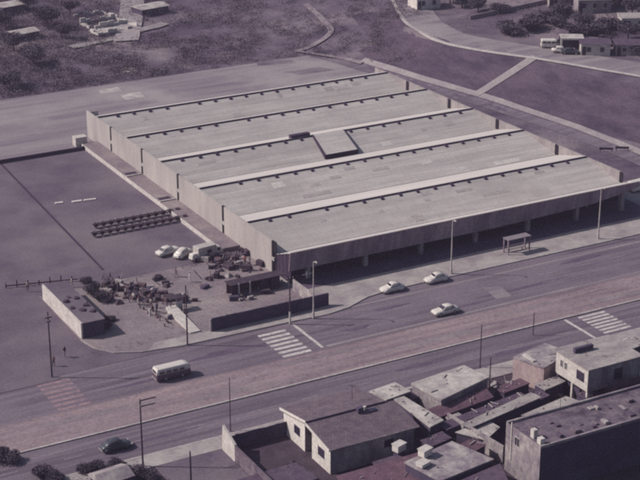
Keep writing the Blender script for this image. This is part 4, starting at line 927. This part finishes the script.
# left foreground building and its dark yard
slab('forecourt', [(67.5, 140), (76.6, 140), (76.6, 164.19), (67.5, 164.19)], -.1, .12, lot_m)
tag(MB().box(76.7, 76.95, 145, 160.4, 0, 2.3).build('side_wall', darkgrey_m), 'grey wall between the pale forecourt and the dark yard', 'wall')
t = thing('yard_fence', 'dark board fence round the yard left of the gabled house', 'fence', (0, 0, 0))
x = 77.2
while x < 86.3: B('board', darkwall_m, t, x, x + .5, 163.5, 163.6, 0, 2.0 + R.uniform(-.06, .06)); x += .52
tag(MB().hexa([(76.7, 160.5, 0), (77.0, 160.5, 0), (77.0, 164.1, 0), (76.7, 164.1, 0)], [(76.7, 160.5, 2.4), (77.0, 160.5, 2.4), (77.0, 163.9, 3.6), (76.7, 163.9, 3.6)]).build('gate_wall', pale_m), 'pale pointed wall end at the corner of the dark yard', 'wall')
heap(290, 470, 5, .8, 'white and grey rubbish in the dark yard before the gabled house', 21, (pale_m, junk_m, grey_m))
tilt('yard_roof', 'grey corrugated roof at the bottom edge in the dark yard', [(236, 480), (296, 462), (318, 478), (260, 500)], [1.6, 1.6, 1.4, 1.4], darkroof_m)
t = thing('kiosk', 'small kiosk with pale roof among bushes at bottom left', 'kiosk', gp(112, 491), .1)
B('walls', darkwall_m, t, -2.0, 2.0, -1.5, 1.5, 0, 2.2); MB().hexa([(-2.3, -1.8, 2.21), (2.3, -1.8, 2.21), (2.3, 1.8, 2.21), (-2.3, 1.8, 2.21)], [(-2.2, -.1, 2.9), (2.2, -.1, 2.9), (2.2, .1, 2.9), (-2.2, .1, 2.9)]).build('roof', grey_m, t)

# ------------------------------------------------------------------ far buildings
def far_house(px, py, w_, d, h, rz, label, wall, roof, name='far_house', wins=2, pitch=.5):
    g = hit(px, py); t = thing(name, label, 'house', (g.x, g.y, g.z - .3), math.radians(rz), 'houses on the hillside')
    MB().box(-w_ / 2, w_ / 2, -d / 2, d / 2, 0, h).build('walls', wall, t)
    MB().hexa([(-w_ / 2 - .3, -d / 2 - .3, h + .002), (w_ / 2 + .3, -d / 2 - .3, h + .002), (w_ / 2 + .3, d / 2 + .3, h + .002), (-w_ / 2 - .3, d / 2 + .3, h + .002)],
              [(-w_ / 2 - .3, -.1, h + pitch), (w_ / 2 + .3, -.1, h + pitch), (w_ / 2 + .3, .1, h + pitch), (-w_ / 2 - .3, .1, h + pitch)]).build('roof', roof, t)
    for k in range(wins):
        x = -w_ / 2 + (k + .6) * w_ / (wins + .2); q = B('window', pale_m, t, x - .55, x + .55, -d / 2 - .05, -d / 2, h * .35, h * .8); B('pane', glass_m, q, x - .45, x + .45, -d / 2 - .07, -d / 2 - .052, h * .4, h * .76)
    q = B('door', junk_m, t, -w_ / 2 + .3, -w_ / 2 + 1.1, -d / 2 - .06, -d / 2, .1, h * .78); return t
far_house(594, 53, 6.4, 5, 3.0, -32, 'pale house right of the white frame on the upper road', pale_m, darkroof_m)
g = hit(571, 50); t = thing('carport', 'open white frame carport beside the upper road', 'carport', (g.x, g.y, g.z - .2), math.radians(-32))
B('beam', white_m, t, -2.6, 2.6, -1.9, -1.5, 3.0, 3.4); B('roof', slab_m, t, -2.6, 2.6, -1.49, 2, 3.2, 3.39)
for x in (-2.4, 2.4): B('pillar', white_m, t, x - .22, x + .22, -1.9, -1.5, 0, 2.99)
B('rear_wall', darkwall_m, t, -2.6, 2.6, 1.8, 2.0, 0, 3.19)
far_house(630, 52, 7, 5, 2.6, -32, 'low dark house at the right edge by the upper road', grey_m, darkroof_m)
far_house(592, 10, 8, 5, 3.4, -25, 'pale house block at the top edge near the right', grey_m, slab_m, wins=3, pitch=.25)
far_house(632, 26, 6, 5, 2.8, -28, 'small pale house in the trees at the far right', pale_m, sheet_m)
far_house(424, 7, 6.5, 5, 3.2, -5, 'pale house at the bend of the upper road at the top', white_m, sheet_m)
far_house(150, 14, 8, 5, 2.4, 10, 'dark low house right of the dirt street at the top', darkwall_m, slab_m)
far_house(146, -2, 8, 4, 2.4, 10, 'house row cut by the top edge right of the dirt street', grey_m, sheet_m)
far_house(10, 12, 7, 5, 2.4, 12, 'pale roof in the thicket at the top left corner', darkwall_m, slab_m)
far_house(24, 38, 6, 4, 2.0, 12, 'low pale roof between the dark trees at left', darkwall_m, slab_m, wins=1)
a, b = hit(470, 20), hit(572, -2); n_ = 14; t = thing('terrace_wall', 'long low pale wall on the slope above the upper road', 'wall', a)
for k in range(n_):
    p, q = hit(470 + 102 * k / n_, 20 - 22 * k / n_), hit(470 + 102 * (k + 1) / n_, 20 - 22 * (k + 1) / n_)
    MB().beam(p - a + up * .4, q - a + up * .4, .3, 1.3).build('wall_section', trail_m, t)
far_house(560, 4, 6, 4, 2.4, -28, 'low house at the top edge above the slanting tree row', grey_m, darkroof_m)
# roofless ruin
g = hit(101, 24); t = thing('ruined_house', 'roofless ruin with pale broken walls left of the dirt street', 'ruin', (g.x, g.y, g.z - .2), math.radians(8))
for (x0, x1, y0, y1, h) in ((-6, 5, -9, -8.6, 1.2), (-5, 5.5, -3.6, -3.2, 1.8), (-4.5, 5.5, 2.2, 2.6, 1.8), (-3, 5.5, 8, 8.4, 1.6), (5.2, 5.6, -8.5, 8, 1.5), (-6, -5.6, -8.5, -3.7, 1.3), (-4.4, -4.0, -3.1, 2.1, 1.2)):
    n_ = max(2, int(max(x1 - x0, y1 - y0) / 1.3))
    for k in range(n_):
        if R.random() < .2: continue
        if x1 - x0 > y1 - y0: a_ = (x0 + (x1 - x0) * k / n_, x0 + (x1 - x0) * (k + 1) / n_ - .01, y0, y1)
        else: a_ = (x0, x1, y0 + (y1 - y0) * k / n_, y0 + (y1 - y0) * (k + 1) / n_ - .01)
        B('broken_wall', pale_m, t, *a_, 0, h * R.uniform(.35, 1.05))
B('floor', slab_m, t, -5.5, 5.1, -8.5, -3.7, 0, .35); B('floor', dirtyard_m, t, -4.0, 5.1, -3.1, 2.1, 0, .32); B('floor', path_m, t, -3, 5.1, 2.7, 7.9, 0, .34)
for p, lb in (((606, 152), 'dark low barrier beside the lane right of the hall'), ((622, 151), 'second low dark barrier at the right of the lane')):
    h_ = hit(*p); t = thing('barrier', lb, 'barrier', h_, -.6, 'barriers beside the lane')
    B('rail', junk_m, t, -1.3, 1.3, -.06, .06, .5, .9); 
    for x in (-1.1, 1.1): B('post', junk_m, t, x - .07, x + .07, -.13, -.065, 0, .95)

# ------------------------------------------------------------------ thin violet haze, added to lift and tint the darks
hz = MB().box(-880, 1180, -480, 1380, -4, 103).build('added_haze', ground_m); hz['kind'] = 'stuff'
hm = bpy.data.materials.new('added_haze_tint'); hm.use_nodes = True; hn = hm.node_tree; hn.nodes.remove(hn.nodes['Principled BSDF'])
pvn = hn.nodes.new('ShaderNodeVolumePrincipled'); pvn.inputs['Color'].default_value = (.82, .66, 1.0, 1); pvn.inputs['Density'].default_value = ADDED_HAZE; pvn.inputs['Anisotropy'].default_value = .2
hn.links.new(pvn.outputs[0], hn.nodes['Material Output'].inputs['Volume']); hz.data.materials.clear(); hz.data.materials.append(hm)
sc.cycles.volume_bounces = 0
